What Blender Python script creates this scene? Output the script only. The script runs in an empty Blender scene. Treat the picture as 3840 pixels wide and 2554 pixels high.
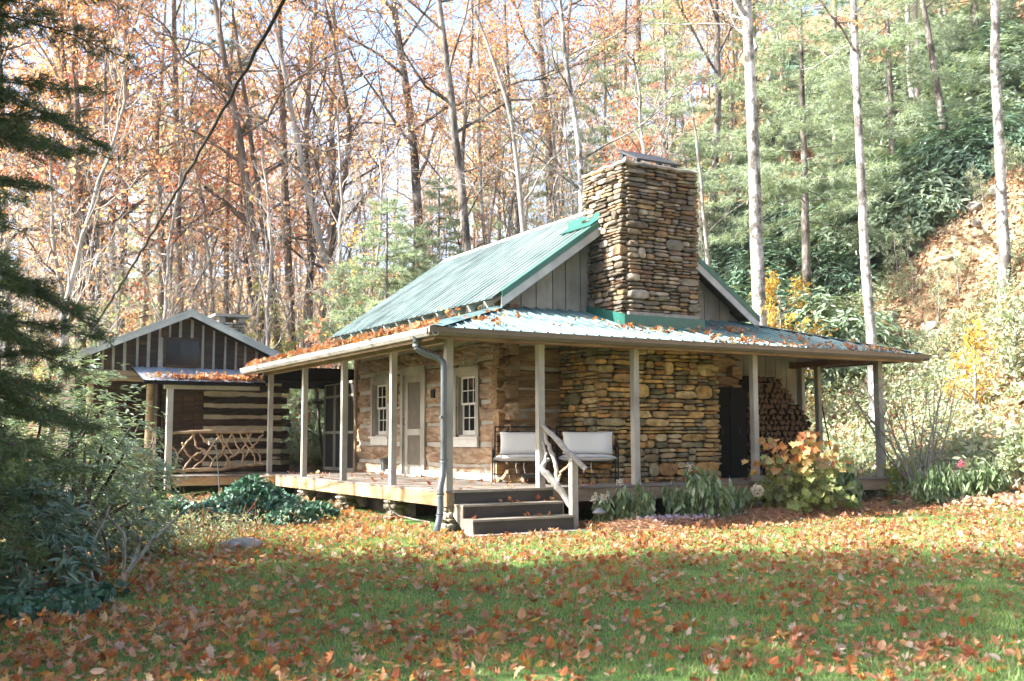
import bpy, math, random
import numpy as np
from mathutils import Matrix, Vector
R = math.radians
# ------------------------------------------------------------------ camera
sc = bpy.context.scene
HAZE = .0003
CAM = np.array([-6.523, -13.155, 0.727])
F_PX, YAW, PITCH, ROLL = 3872.46, 1.0465984571804203, 0.09472072845699689, -0.0027633691563703606
fw = np.array([math.cos(YAW)*math.cos(PITCH), math.sin(YAW)*math.cos(PITCH), math.sin(PITCH)])
rt = np.cross(fw, [0, 0, 1.]); rt /= np.linalg.norm(rt); up_ = np.cross(rt, fw)
c_, s_ = math.cos(ROLL), math.sin(ROLL)
rt, up_ = c_*rt+s_*up_, -s_*rt+c_*up_
cd = bpy.data.cameras.new('camera'); cam = bpy.data.objects.new('camera', cd); sc.collection.objects.link(cam)
cam.matrix_world = Matrix(((rt[0], up_[0], -fw[0], CAM[0]), (rt[1], up_[1], -fw[1], CAM[1]), (rt[2], up_[2], -fw[2], CAM[2]), (0, 0, 0, 1)))
cd.sensor_width = 36; cd.lens = 36*F_PX/3840; cd.clip_end = 1000; cd.clip_start = .05
cd.dof.use_dof = True; cd.dof.focus_distance = 15.0; cd.dof.aperture_fstop = 2.8
sc.camera = cam
# ------------------------------------------------------------------ light
SUN_AZ, SUN_EL = R(160), R(37)
w = bpy.data.worlds.new("World"); sc.world = w; w.use_nodes = True
wn = w.node_tree; bg = wn.nodes['Background']
sky = wn.nodes.new('ShaderNodeTexSky'); sky.sky_type = 'NISHITA'; sky.sun_disc = False
sky.sun_elevation = SUN_EL; sky.sun_rotation = math.atan2(math.cos(SUN_AZ), math.sin(SUN_AZ))
sky.air_density = .8; sky.dust_density = 4.0; sky.ozone_density = .4; sky.altitude = 600
wn.links.new(sky.outputs[0], bg.inputs[0]); bg.inputs[1].default_value = 0.15
sd = bpy.data.lights.new('sun', 'SUN'); sd.energy = 5.0; sd.angle = R(.5); sd.color = (1, .985, .955)
so = bpy.data.objects.new('sun', sd); sc.collection.objects.link(so); so.location = (-30, 10, 30)
to_sun = Vector((math.cos(SUN_AZ)*math.cos(SUN_EL), math.sin(SUN_AZ)*math.cos(SUN_EL), math.sin(SUN_EL)))
so.rotation_euler = to_sun.to_track_quat('Z', 'Y').to_euler()
vs = sc.view_settings; vs.view_transform = 'Standard'; vs.look = 'None'; vs.exposure = 2.15; vs.gamma = 1; vs.use_curve_mapping = False
sc.cycles.max_bounces = 7; sc.cycles.diffuse_bounces = 4; sc.cycles.glossy_bounces = 3; sc.cycles.transmission_bounces = 4; sc.cycles.transparent_max_bounces = 6
sc.cycles.caustics_reflective = False; sc.cycles.caustics_refractive = False; sc.cycles.use_denoising = True
sc.cycles.sample_clamp_indirect = 6
# ------------------------------------------------------------------ helpers
col = sc.collection
def vray(vx, vy):
    "direction through a point of the photo (2358 px wide frame)"
    k = 3840/2358.
    d = fw*F_PX+rt*(vx*k-1920)-up_*(vy*k-1277)
    return d/np.linalg.norm(d)
def vpt(vx, vy, dist):
    "world point on that ray at a horizontal distance from the camera spot"
    d = vray(vx, vy); return CAM+d*(dist/math.hypot(d[0], d[1]))
def polar(az, d): return np.array([CAM[0]+d*math.cos(R(az)), CAM[1]+d*math.sin(R(az))])

class MB:
    def __init__(s): s.v = []; s.f = []; s.n = 0
    def add(s, v, f, m=0, smooth=False):
        v = np.asarray(v, float).reshape(-1, 3); f = np.asarray(f, int)
        if len(f) == 0: return
        s.v.append(v); s.f.append((f+s.n, m, smooth)); s.n += len(v)
    def box(s, a, b, m=0):
        a = np.minimum(a, b); b2 = np.maximum(a, b); b = np.maximum(b2, b)
        x0, y0, z0 = a; x1, y1, z1 = b
        s.add([[x0,y0,z0],[x1,y0,z0],[x1,y1,z0],[x0,y1,z0],[x0,y0,z1],[x1,y0,z1],[x1,y1,z1],[x0,y1,z1]],
              [[0,3,2,1],[4,5,6,7],[0,1,5,4],[1,2,6,5],[2,3,7,6],[3,0,4,7]], m)
    def bbox(s, c, u, v, w_, hx, hy, hz, m=0, bev=0):
        "oriented box: centre, unit axes, half sizes"
        c = np.array(c, float); u, v, w_ = map(lambda q: np.array(q, float), (u, v, w_))
        P = [c+sx*hx*u+sy*hy*v+sz*hz*w_ for sz in (-1, 1) for sx, sy in ((-1,-1),(1,-1),(1,1),(-1,1))]
        s.add(P, [[0,3,2,1],[4,5,6,7],[0,1,5,4],[1,2,6,5],[2,3,7,6],[3,0,4,7]], m)
    def beam(s, p, q, wd, ht, m=0, up=(0, 0, 1)):
        p = np.array(p, float); q = np.array(q, float); u = q-p; L = np.linalg.norm(u); u /= L
        v = np.cross(up, u); v /= np.linalg.norm(v); w_ = np.cross(u, v)
        s.bbox((p+q)/2, u, v, w_, L/2, wd/2, ht/2, m)
    def prism(s, poly, ext, m=0):
        "poly: list of 3D points (planar), ext: extrusion vector"
        P = np.array(poly, float); n = len(P); Q = P+np.array(ext, float)
        V = np.vstack([P, Q])
        s.add(V, [list(range(n))], m); s.add(V, [list(range(2*n-1, n-1, -1))], m)
        s.add(V, [[i, i+n, (i+1) % n+n, (i+1) % n] for i in range(n)], m)
    def tube(s, pts, rad, n=6, m=0, cap=True, smooth=True):
        P = np.array(pts, float); k = len(P); rad = np.broadcast_to(np.asarray(rad, float), (k,))
        T = np.gradient(P, axis=0); T /= np.linalg.norm(T, axis=1)[:, None]+1e-12
        ref = np.array([0, 0, 1.]) if abs(T[:, 2]).mean() < .8 else np.array([1., 0, 0])
        A = np.cross(T, ref); A /= np.linalg.norm(A, axis=1)[:, None]+1e-12; B = np.cross(T, A)
        th = np.arange(n)*2*np.pi/n
        V = P[:, None]+rad[:, None, None]*(np.cos(th)[None, :, None]*A[:, None]+np.sin(th)[None, :, None]*B[:, None])
        V = V.reshape(-1, 3)
        i = np.arange(k-1)[:, None]*n; j = np.arange(n)[None]; j2 = (j+1) % n
        Fq = np.stack([i+j, i+j2, i+n+j2, i+n+j], -1).reshape(-1, 4)
        s.add(V, Fq, m, smooth)
        if cap:
            s.f.append((np.array([list(range(n))])+s.n-len(V), m, False))
            s.f.append((np.array([list(range(k*n-1, k*n-n-1, -1))])+s.n-len(V), m, False))
    def build(s, name, mats, parent=None, origin=None):
        me = bpy.data.meshes.new(name)
        V = np.vstack(s.v) if s.v else np.zeros((0, 3))
        if origin is None: origin = ORG.get(parent.name, np.zeros(3)) if parent else np.zeros(3)
        V = V-np.asarray(origin)
        me.vertices.add(len(V)); me.vertices.foreach_set('co', V.ravel().astype(np.float32))
        lv = np.concatenate([f.ravel() for f, _, _ in s.f]); tot = np.concatenate([np.full(len(f), f.shape[1]) for f, _, _ in s.f])
        st = np.concatenate([[0], np.cumsum(tot)[:-1]])
        me.loops.add(len(lv)); me.loops.foreach_set('vertex_index', lv.astype(np.int32))
        me.polygons.add(len(tot)); me.polygons.foreach_set('loop_start', st.astype(np.int32))
        me.polygons.foreach_set('material_index', np.concatenate([np.full(len(f), mm) for f, mm, _ in s.f]).astype(np.int32))
        me.polygons.foreach_set('use_smooth', np.concatenate([np.full(len(f), sm) for f, _, sm in s.f]).astype(bool))
        me.update(calc_edges=True)
        for mt in (mats if isinstance(mats, (list, tuple)) else [mats]): me.materials.append(mt)
        o = bpy.data.objects.new(name, me); col.objects.link(o)
        if parent is not None:
            o.parent = parent; ORG[o.name] = origin
        else:
            o.location = origin; ORG[o.name] = np.asarray(origin)
        return o
ORG = {}
def thing(name, label, cat, loc=(0, 0, 0), group=None):
    o = bpy.data.objects.new(name, None); col.objects.link(o); o.location = loc; o.empty_display_size = .2
    ORG[o.name] = np.array(loc, float); o['label'] = label; o['category'] = cat
    if group: o['group'] = group
    return o
def tag(o, label, cat, group=None):
    o['label'] = label; o['category'] = cat
    if group: o['group'] = group
    return o
def kind(o, k, label=None, cat=None):
    o['kind'] = k
    if label: o['label'] = label
    if cat: o['category'] = cat
    return o
def copy_tree(o, parent=None):
    c = o.copy(); col.objects.link(c); c.parent = parent
    for ch in list(o.children): copy_tree(ch, c)
    return c
def place(o, loc, rz=0, s=1, label=None, group=None, tilt=(0, 0)):
    o.location = loc; o.rotation_euler = (tilt[0], tilt[1], rz); o.scale = (s, s, s) if np.isscalar(s) else s
    if label: o['label'] = label
    if group: o['group'] = group
    return o
# ------------------------------------------------------------------ materials
def newmat(name):
    m = bpy.data.materials.new(name); m.use_nodes = True; nt = m.node_tree; nt.nodes.clear()
    out = nt.nodes.new('ShaderNodeOutputMaterial'); return m, nt, out
def N(nt, t, **kw):
    n = nt.nodes.new('ShaderNode'+t)
    for k, v in kw.items():
        if k.startswith('i_'): n.inputs[k[2:].replace('_', ' ')].default_value = v
        else: setattr(n, k, v)
    return n
def ramp(nt, stops, interp='LINEAR'):
    r = nt.nodes.new('ShaderNodeValToRGB'); cr = r.color_ramp; cr.interpolation = interp
    while len(cr.elements) < len(stops): cr.elements.new(.5)
    for e, (p, c) in zip(cr.elements, stops): e.position = p; e.color = (*c, 1)
    return r
def even(cols): return [(i/max(1, len(cols)), c) for i, c in enumerate(cols)]
def mulnoise(nt, colsock, vec, scale, lo, hi, detail=5):
    nz = N(nt, 'TexNoise'); nz.inputs['Scale'].default_value = scale; nz.inputs['Detail'].default_value = detail
    nt.links.new(vec, nz.inputs['Vector'])
    mr = N(nt, 'MapRange'); mr.inputs['From Min'].default_value = .3; mr.inputs['From Max'].default_value = .7
    mr.inputs['To Min'].default_value = lo; mr.inputs['To Max'].default_value = hi
    nt.links.new(nz.outputs[0], mr.inputs['Value'])
    mx = N(nt, 'MixRGB', blend_type='MULTIPLY'); mx.inputs[0].default_value = 1
    nt.links.new(colsock, mx.inputs[1]); nt.links.new(mr.outputs[0], mx.inputs[2]); return mx.outputs[0], nz.outputs[0]
def finish(nt, out, colr, rough=.7, bumpsock=None, bump=.3, dist=.02, metal=0, spec=.4):
    b = N(nt, 'BsdfPrincipled'); b.inputs['Roughness'].default_value = rough; b.inputs['Metallic'].default_value = metal
    b.inputs['Specular IOR Level'].default_value = spec
    nt.links.new(colr, b.inputs['Base Color'])
    if bumpsock is not None:
        bp = N(nt, 'Bump'); bp.inputs['Strength'].default_value = bump; bp.inputs['Distance'].default_value = dist
        nt.links.new(bumpsock, bp.inputs['Height']); nt.links.new(bp.outputs[0], b.inputs['Normal'])
    nt.links.new(b.outputs[0], out.inputs[0]); return b
def wood(name, cols, sc3, rough=.75, bump=.5, var=.35, coarse=1.5):
    "grainy wood: sc3 = noise scale along x, y, z"
    m, nt, out = newmat(name)
    tc = N(nt, 'TexCoord'); g = N(nt, 'NewGeometry')
    mp = N(nt, 'Mapping'); mp.inputs['Scale'].default_value = sc3
    off = N(nt, 'VectorMath', operation='SCALE'); off.inputs[0].default_value = (37, 19, 53); nt.links.new(g.outputs['Random Per Island'], off.inputs['Scale'])
    nt.links.new(tc.outputs['Object'], mp.inputs[0]); ad = N(nt, 'VectorMath', operation='ADD'); nt.links.new(mp.outputs[0], ad.inputs[0]); nt.links.new(off.outputs[0], ad.inputs[1])
    nz = N(nt, 'TexNoise'); nz.inputs['Scale'].default_value = 1; nz.inputs['Detail'].default_value = 9; nz.inputs['Roughness'].default_value = .68; nz.inputs['Distortion'].default_value = .6
    nt.links.new(ad.outputs[0], nz.inputs['Vector'])
    k = len(cols); rp = ramp(nt, [(.3+.4*i/(k-1), c) for i, c in enumerate(cols)]); nt.links.new(nz.outputs[0], rp.inputs[0])
    c1, _ = mulnoise(nt, rp.outputs[0], tc.outputs['Object'], coarse, .62, 1.25)
    mr = N(nt, 'MapRange'); mr.inputs['To Min'].default_value = 1-var; mr.inputs['To Max'].default_value = 1+var*.6; nt.links.new(g.outputs['Random Per Island'], mr.inputs[0])
    mx = N(nt, 'MixRGB', blend_type='MULTIPLY'); mx.inputs[0].default_value = 1; nt.links.new(c1, mx.inputs[1]); nt.links.new(mr.outputs[0], mx.inputs[2])
    finish(nt, out, mx.outputs[0], rough, nz.outputs[0], bump, .02); return m
def plain(name, c, rough=.6, metal=0, nscale=8, lo=.85, hi=1.1, bump=.1, spec=.4):
    m, nt, out = newmat(name); tc = N(nt, 'TexCoord'); rg = N(nt, 'RGB'); rg.outputs[0].default_value = (*c, 1)
    cs, nz = mulnoise(nt, rg.outputs[0], tc.outputs['Object'], nscale, lo, hi); finish(nt, out, cs, rough, nz, bump, .01, metal, spec); return m
def islands(name, cols, rough=.8, nscale=12, lo=.7, hi=1.25, bump=.6, dist=.02, spec=.3):
    "every separate piece of the mesh takes one of the colours"
    m, nt, out = newmat(name); tc = N(nt, 'TexCoord'); g = N(nt, 'NewGeometry')
    rp = ramp(nt, even(cols), 'CONSTANT'); nt.links.new(g.outputs['Random Per Island'], rp.inputs[0])
    cs, nz = mulnoise(nt, rp.outputs[0], tc.outputs['Object'], nscale, lo, hi, 8); finish(nt, out, cs, rough, nz, bump, dist, 0, spec); return m
def leafmat(name, cols, trans=.4, rough=.55, spec=.35, tint=(1, 1, 1)):
    m, nt, out = newmat(name); g = N(nt, 'NewGeometry'); oi = N(nt, 'ObjectInfo')
    k = len(cols); rp = ramp(nt, [(i/(k-1), c) for i, c in enumerate(cols)]); nt.links.new(g.outputs['Random Per Island'], rp.inputs[0])
    b = N(nt, 'BsdfPrincipled'); b.inputs['Roughness'].default_value = rough; b.inputs['Specular IOR Level'].default_value = spec
    nt.links.new(rp.outputs[0], b.inputs['Base Color'])
    t = N(nt, 'BsdfTranslucent'); mx = N(nt, 'MixShader'); mx.inputs[0].default_value = trans
    mc = N(nt, 'MixRGB', blend_type='MULTIPLY'); mc.inputs[0].default_value = 1; mc.inputs[2].default_value = (1.35*tint[0], 1.25*tint[1], .8*tint[2], 1)
    nt.links.new(rp.outputs[0], mc.inputs[1]); nt.links.new(mc.outputs[0], t.inputs[0])
    nt.links.new(b.outputs[0], mx.inputs[1]); nt.links.new(t.outputs[0], mx.inputs[2]); nt.links.new(mx.outputs[0], out.inputs[0]); return m
def barkmat(name, cols, sc3=(9, 9, 2.2), bump=.6, spots=None):
    m, nt, out = newmat(name); tc = N(nt, 'TexCoord'); mp = N(nt, 'Mapping'); mp.inputs['Scale'].default_value = sc3
    nt.links.new(tc.outputs['Object'], mp.inputs[0])
    nz = N(nt, 'TexNoise'); nz.inputs['Scale'].default_value = 1; nz.inputs['Detail'].default_value = 8; nz.inputs['Roughness'].default_value = .7
    nt.links.new(mp.outputs[0], nz.inputs['Vector'])
    k = len(cols); rp = ramp(nt, [(.32+.36*i/(k-1), c) for i, c in enumerate(cols)]); nt.links.new(nz.outputs[0], rp.inputs[0]); c = rp.outputs[0]
    c, _ = mulnoise(nt, c, tc.outputs['Object'], .9, .6, 1.2)
    if spots:
        m2 = N(nt, 'Mapping'); m2.inputs['Scale'].default_value = (2.2, 2.2, spots); nt.links.new(tc.outputs['Object'], m2.inputs[0]); n2 = N(nt, 'TexNoise'); n2.inputs['Scale'].default_value = 1; n2.inputs['Detail'].default_value = 6; n2.inputs['Roughness'].default_value = .75; nt.links.new(m2.outputs[0], n2.inputs['Vector'])
        r2 = ramp(nt, [(.44, (.18,.16,.14)), (.54, (1, 1, 1))]); nt.links.new(n2.outputs[0], r2.inputs[0]); mm = N(nt, 'MixRGB', blend_type='MULTIPLY'); mm.inputs[0].default_value = .85; nt.links.new(c, mm.inputs[1]); nt.links.new(r2.outputs[0], mm.inputs[2]); c = mm.outputs[0]
    finish(nt, out, c, .85, nz.outputs[0], bump, .03, 0, .2); return m
M = {}
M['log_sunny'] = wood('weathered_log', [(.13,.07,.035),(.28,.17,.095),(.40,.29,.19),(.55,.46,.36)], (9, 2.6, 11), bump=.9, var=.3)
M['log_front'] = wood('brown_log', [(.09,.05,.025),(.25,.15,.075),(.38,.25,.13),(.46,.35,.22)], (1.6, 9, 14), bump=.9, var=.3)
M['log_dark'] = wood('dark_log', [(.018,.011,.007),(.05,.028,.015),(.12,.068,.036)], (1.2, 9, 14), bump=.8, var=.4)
M['log_tan'] = wood('tan_log', [(.20,.13,.07),(.42,.30,.18),(.55,.44,.30)], (1.0, 9, 14), bump=.8, var=.3)
M['chink'] = plain('chinking', (.44,.41,.35), .9, nscale=5, lo=.75, hi=1.1, bump=.4)
M['chink_tan'] = plain('tan_chinking', (.58,.49,.35), .9, nscale=5, lo=.75, hi=1.1, bump=.4)
M['paint'] = wood('taupe_paint', [(.36,.335,.28),(.40,.375,.32),(.43,.405,.35)], (6, 6, 1.5), rough=.55, bump=.12, var=.06)
M['paint_white'] = plain('white_trim_paint', (.66,.65,.60), .5, lo=.9, hi=1.05)
M['rake_paint'] = wood('rake_board_paint', [(.40,.39,.35),(.47,.46,.42),(.50,.49,.45)], (3, 3, 3), rough=.55, bump=.15, var=.05)
M['siding'] = wood('grey_siding_paint', [(.26,.235,.185),(.31,.285,.23),(.34,.315,.255)], (8, 8, 1.2), rough=.6, bump=.2, var=.14)
M['deck'] = wood('weathered_deck_board', [(.13,.10,.075),(.24,.20,.16),(.33,.29,.24)], (14, 1.1, 8), bump=.4, var=.22)
M['deck_x'] = wood('weathered_deck_board_across', [(.13,.10,.075),(.24,.20,.16),(.33,.29,.24)], (1.1, 14, 8), bump=.4, var=.22)
M['fascia'] = wood('tan_fascia', [(.36,.20,.085),(.50,.31,.15),(.58,.39,.21)], (2.5, 2.5, 14), bump=.2, var=.1)
M['beam_tan'] = wood('tan_beam', [(.20,.13,.07),(.32,.22,.13),(.38,.28,.17)], (2, 2, 14), bump=.3, var=.15)
M['beam_red'] = wood('reddish_beam', [(.15,.06,.025),(.27,.12,.05),(.33,.18,.09)], (1.5, 9, 14), bump=.3, var=.2)
M['tread'] = wood('tan_tread', [(.20,.17,.125),(.30,.26,.20),(.38,.33,.26)], (1.2, 12, 8), bump=.3, var=.15)
M['riser'] = wood('dark_riser', [(.035,.03,.025),(.055,.047,.038),(.07,.06,.05)], (1.5, 9, 12), rough=.6, bump=.2, var=.1)
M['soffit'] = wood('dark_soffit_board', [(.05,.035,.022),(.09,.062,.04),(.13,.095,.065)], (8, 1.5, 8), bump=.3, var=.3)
M['stone'] = islands('field_stone', [(.24,.175,.11),(.18,.13,.085),(.29,.22,.14),(.14,.105,.07),(.22,.17,.12),(.37,.30,.22),(.12,.095,.065),(.25,.155,.085),(.27,.22,.16),(.17,.14,.10),(.33,.22,.11),(.19,.115,.065),(.16,.14,.11),(.33,.28,.22)], .85, 9, .6, 1.3, .7, .03)
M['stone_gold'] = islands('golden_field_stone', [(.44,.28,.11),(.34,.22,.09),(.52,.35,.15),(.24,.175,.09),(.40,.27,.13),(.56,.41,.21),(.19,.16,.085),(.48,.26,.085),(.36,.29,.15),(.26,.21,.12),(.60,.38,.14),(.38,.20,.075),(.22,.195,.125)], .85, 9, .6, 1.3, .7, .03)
M['stone_pale'] = islands('pale_field_stone', [(.36,.31,.23),(.27,.24,.17),(.42,.38,.30),(.22,.20,.14),(.33,.28,.19)], .9, 10, .6, 1.25, .7, .03)
M['mortar'] = plain('dark_stone_gaps', (.085,.068,.048), .95, nscale=12, lo=.6, hi=1.2)
M['cement'] = plain('pale_mortar', (.33,.30,.26), .9, nscale=9, lo=.7, hi=1.1, bump=.5)
M['rock'] = plain('grey_rock', (.27,.25,.22), .9, nscale=6, lo=.6, hi=1.3, bump=.8)
M['concrete'] = plain('pale_concrete', (.36,.33,.28), .9, nscale=5, lo=.75, hi=1.15, bump=.3)
def roofmat(name, c, c2, dir_axis):
    m, nt, out = newmat(name); tc = N(nt, 'TexCoord'); mp = N(nt, 'Mapping'); mp.inputs['Scale'].default_value = (1.0, 7, 1) if dir_axis == 'x' else (7, 1.0, 1)
    nt.links.new(tc.outputs['Object'], mp.inputs[0]); nz = N(nt, 'TexNoise'); nz.inputs['Scale'].default_value = 1; nz.inputs['Detail'].default_value = 6; nt.links.new(mp.outputs[0], nz.inputs['Vector'])
    rp = ramp(nt, [(.35, c), (.65, c2)]); nt.links.new(nz.outputs[0], rp.inputs[0]); c1, nn = mulnoise(nt, rp.outputs[0], tc.outputs['Object'], 1.8, .72, 1.15)
    b = finish(nt, out, c1, .45, nn, .10, .01, .05, .45); return m
M['roof'] = roofmat('green_metal_roof', (.185,.25,.225), (.28,.335,.31), 'x')
M['roof_front'] = roofmat('green_metal_porch_roof', (.10,.19,.185), (.17,.27,.265), 'y')
M['roof_blue'] = roofmat('grey_blue_metal_roof', (.22,.27,.32), (.34,.38,.42), 'y')
M['roof_pale'] = plain('pale_metal_edge', (.40,.44,.42), .45, .2)
M['flash'] = plain('bright_green_flashing', (.025,.13,.10), .4, .1, nscale=3, lo=.8, hi=1.25)
M['trim_green'] = plain('green_rake_trim', (.05,.15,.11), .4, .1)
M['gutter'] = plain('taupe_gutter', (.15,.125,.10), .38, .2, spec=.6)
M['gutter_sunlit'] = plain('sunlit_gutter', (.42,.40,.36), .4, .1, spec=.6)  # side eave gutter: sunlight put into a paler copy of the taupe
M['pipe'] = plain('grey_downspout', (.12,.135,.14), .38, .2, spec=.6)
M['black'] = plain('black_iron', (.015,.014,.013), .5, .3)
M['darkbox'] = plain('shade_black_wood', (.011,.010,.009), .85, spec=.1)  # near-black: shade of the recess by the firewood is put into the colour
M['capmetal'] = plain('dark_cap_slab', (.03,.035,.04), .6, .0)
M['glass'] = plain('window_glass', (.012,.013,.014), .04, 0, lo=.95, hi=1.05, bump=0, spec=.25)
M['screen'] = plain('door_screen', (.15,.13,.10), .8, lo=.8, hi=1.1)
M['screen_dark'] = plain('dark_screen', (.035,.035,.032), .7)
M['cushion'] = plain('cream_cushion', (.76,.75,.71), .9, nscale=3, lo=.94, hi=1.04, bump=.25)
M['white'] = plain('white_plastic', (.7,.7,.68), .5)
M['amber'] = plain('copper_lantern', (.45,.20,.06), .35, .5)
M['drift'] = wood('bleached_branch', [(.22,.19,.16),(.40,.37,.33),(.55,.52,.48)], (5, 5, 5), bump=.4, var=.1)
M['twig'] = wood('peeled_branch', [(.22,.13,.07),(.40,.27,.16),(.52,.38,.25)], (5, 5, 5), bump=.3, var=.15)
M['grip'] = plain('grey_plastic_post_lamp', (.22,.23,.24), .4, .3)
M['barkpale'] = barkmat('pale_grey_bark', [(.10,.09,.075),(.33,.31,.28),(.52,.50,.46),(.60,.58,.54)], (6, 6, 4), spots=1.6)
M['barkgrey'] = barkmat('grey_bark', [(.10,.085,.07),(.24,.21,.18),(.36,.33,.29)], (9, 9, 2), spots=.9)
M['barkdark'] = barkmat('dark_brown_bark', [(.07,.05,.037),(.16,.115,.085),(.25,.19,.145)], (9, 9, 2))
M['barktwig'] = barkmat('light_twig_bark', [(.20,.17,.14),(.34,.30,.26),(.42,.39,.34)], (9, 9, 3))
M['cable'] = plain('black_cable', (.03,.02,.02), .6)
M['orange'] = leafmat('orange_leaf', [(.54,.28,.15),(.62,.37,.22),(.48,.23,.12),(.66,.45,.28),(.56,.34,.21),(.60,.38,.24)], .5)
M['rust'] = leafmat('rust_leaf', [(.42,.19,.10),(.54,.28,.15),(.36,.17,.10),(.58,.36,.22)], .45)
M['red'] = leafmat('red_leaf', [(.54,.18,.12),(.62,.28,.20),(.58,.34,.25)], .5)
M['yellow'] = leafmat('yellow_leaf', [(.60,.42,.08),(.66,.50,.14),(.60,.34,.07),(.42,.40,.12)], .5)
M['yellowgreen'] = leafmat('yellow_green_leaf', [(.36,.40,.10),(.48,.46,.13),(.26,.34,.09)], .5)
M['farleaf'] = leafmat('far_mixed_leaf', [(.56,.38,.24),(.42,.45,.33),(.60,.50,.38),(.36,.41,.30),(.58,.42,.30),(.50,.50,.40)], .5)
M['pine'] = leafmat('pine_needle', [(.30,.38,.26),(.38,.46,.33),(.23,.31,.21),(.44,.51,.38)], .4)
M['hemlock'] = leafmat('hemlock_needle', [(.075,.12,.05),(.11,.165,.07),(.05,.09,.045),(.15,.20,.09)], .3)
M['rhodo'] = leafmat('rhododendron_leaf', [(.11,.19,.12),(.16,.26,.17),(.08,.14,.09),(.22,.32,.22)], .25, .33, .6)
M['rhodo_light'] = leafmat('light_rhododendron_leaf', [(.22,.31,.20),(.30,.38,.26),(.16,.23,.14),(.36,.42,.30)], .3, .35, .6)
M['weed'] = leafmat('weed_leaf', [(.24,.33,.18),(.36,.43,.27),(.44,.44,.30),(.17,.24,.13)], .35)
M['ivy'] = leafmat('ivy_leaf', [(.04,.12,.065),(.08,.19,.11),(.03,.085,.05),(.15,.27,.18)], .15, .35, .5)
M['hydr'] = leafmat('drooping_leaf', [(.14,.22,.09),(.23,.32,.15),(.09,.15,.06),(.42,.47,.32)], .3)
M['mapleg'] = leafmat('green_maple_leaf', [(.20,.28,.09),(.34,.38,.14),(.13,.19,.07),(.44,.42,.18)], .45)
M['mapleo'] = leafmat('orange_maple_leaf', [(.62,.34,.13),(.60,.22,.09),(.64,.44,.16),(.36,.36,.16),(.62,.28,.18)], .5)
M['grassm'] = leafmat('grass_blade', [(.21,.34,.09),(.27,.41,.13),(.34,.46,.20),(.15,.25,.07),(.42,.42,.24)], .45)
M['litter'] = leafmat('fallen_leaf', [(.32,.10,.035),(.46,.16,.06),(.50,.28,.17),(.22,.07,.035),(.58,.42,.28),(.52,.19,.05),(.36,.17,.10),(.60,.36,.09),(.52,.42,.34),(.30,.10,.05),(.44,.22,.12)], .3, .7, .25)
M['litter_hill'] = leafmat('hillside_leaf', [(.36,.19,.11),(.48,.30,.19),(.30,.22,.15),(.54,.40,.29),(.40,.19,.09),(.52,.43,.33),(.58,.36,.20)], .3, .7, .25)
M['straw'] = leafmat('pine_straw', [(.30,.15,.08),(.40,.24,.15),(.22,.11,.06)], .15)
M['petal'] = leafmat('white_petal', [(.62,.58,.50),(.70,.68,.62),(.55,.46,.36)], .3)
M['pink'] = leafmat('pink_petal', [(.62,.10,.16),(.70,.20,.26)], .3)
M['lilac'] = leafmat('lilac_petal', [(.50,.45,.60),(.60,.56,.68),(.40,.35,.50)], .3)
M['grave'] = islands('split_firewood', [(.11,.055,.028),(.075,.04,.02),(.15,.085,.045),(.05,.028,.016),(.13,.065,.03)], .85, 10, .7, 1.2, .4)
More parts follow.
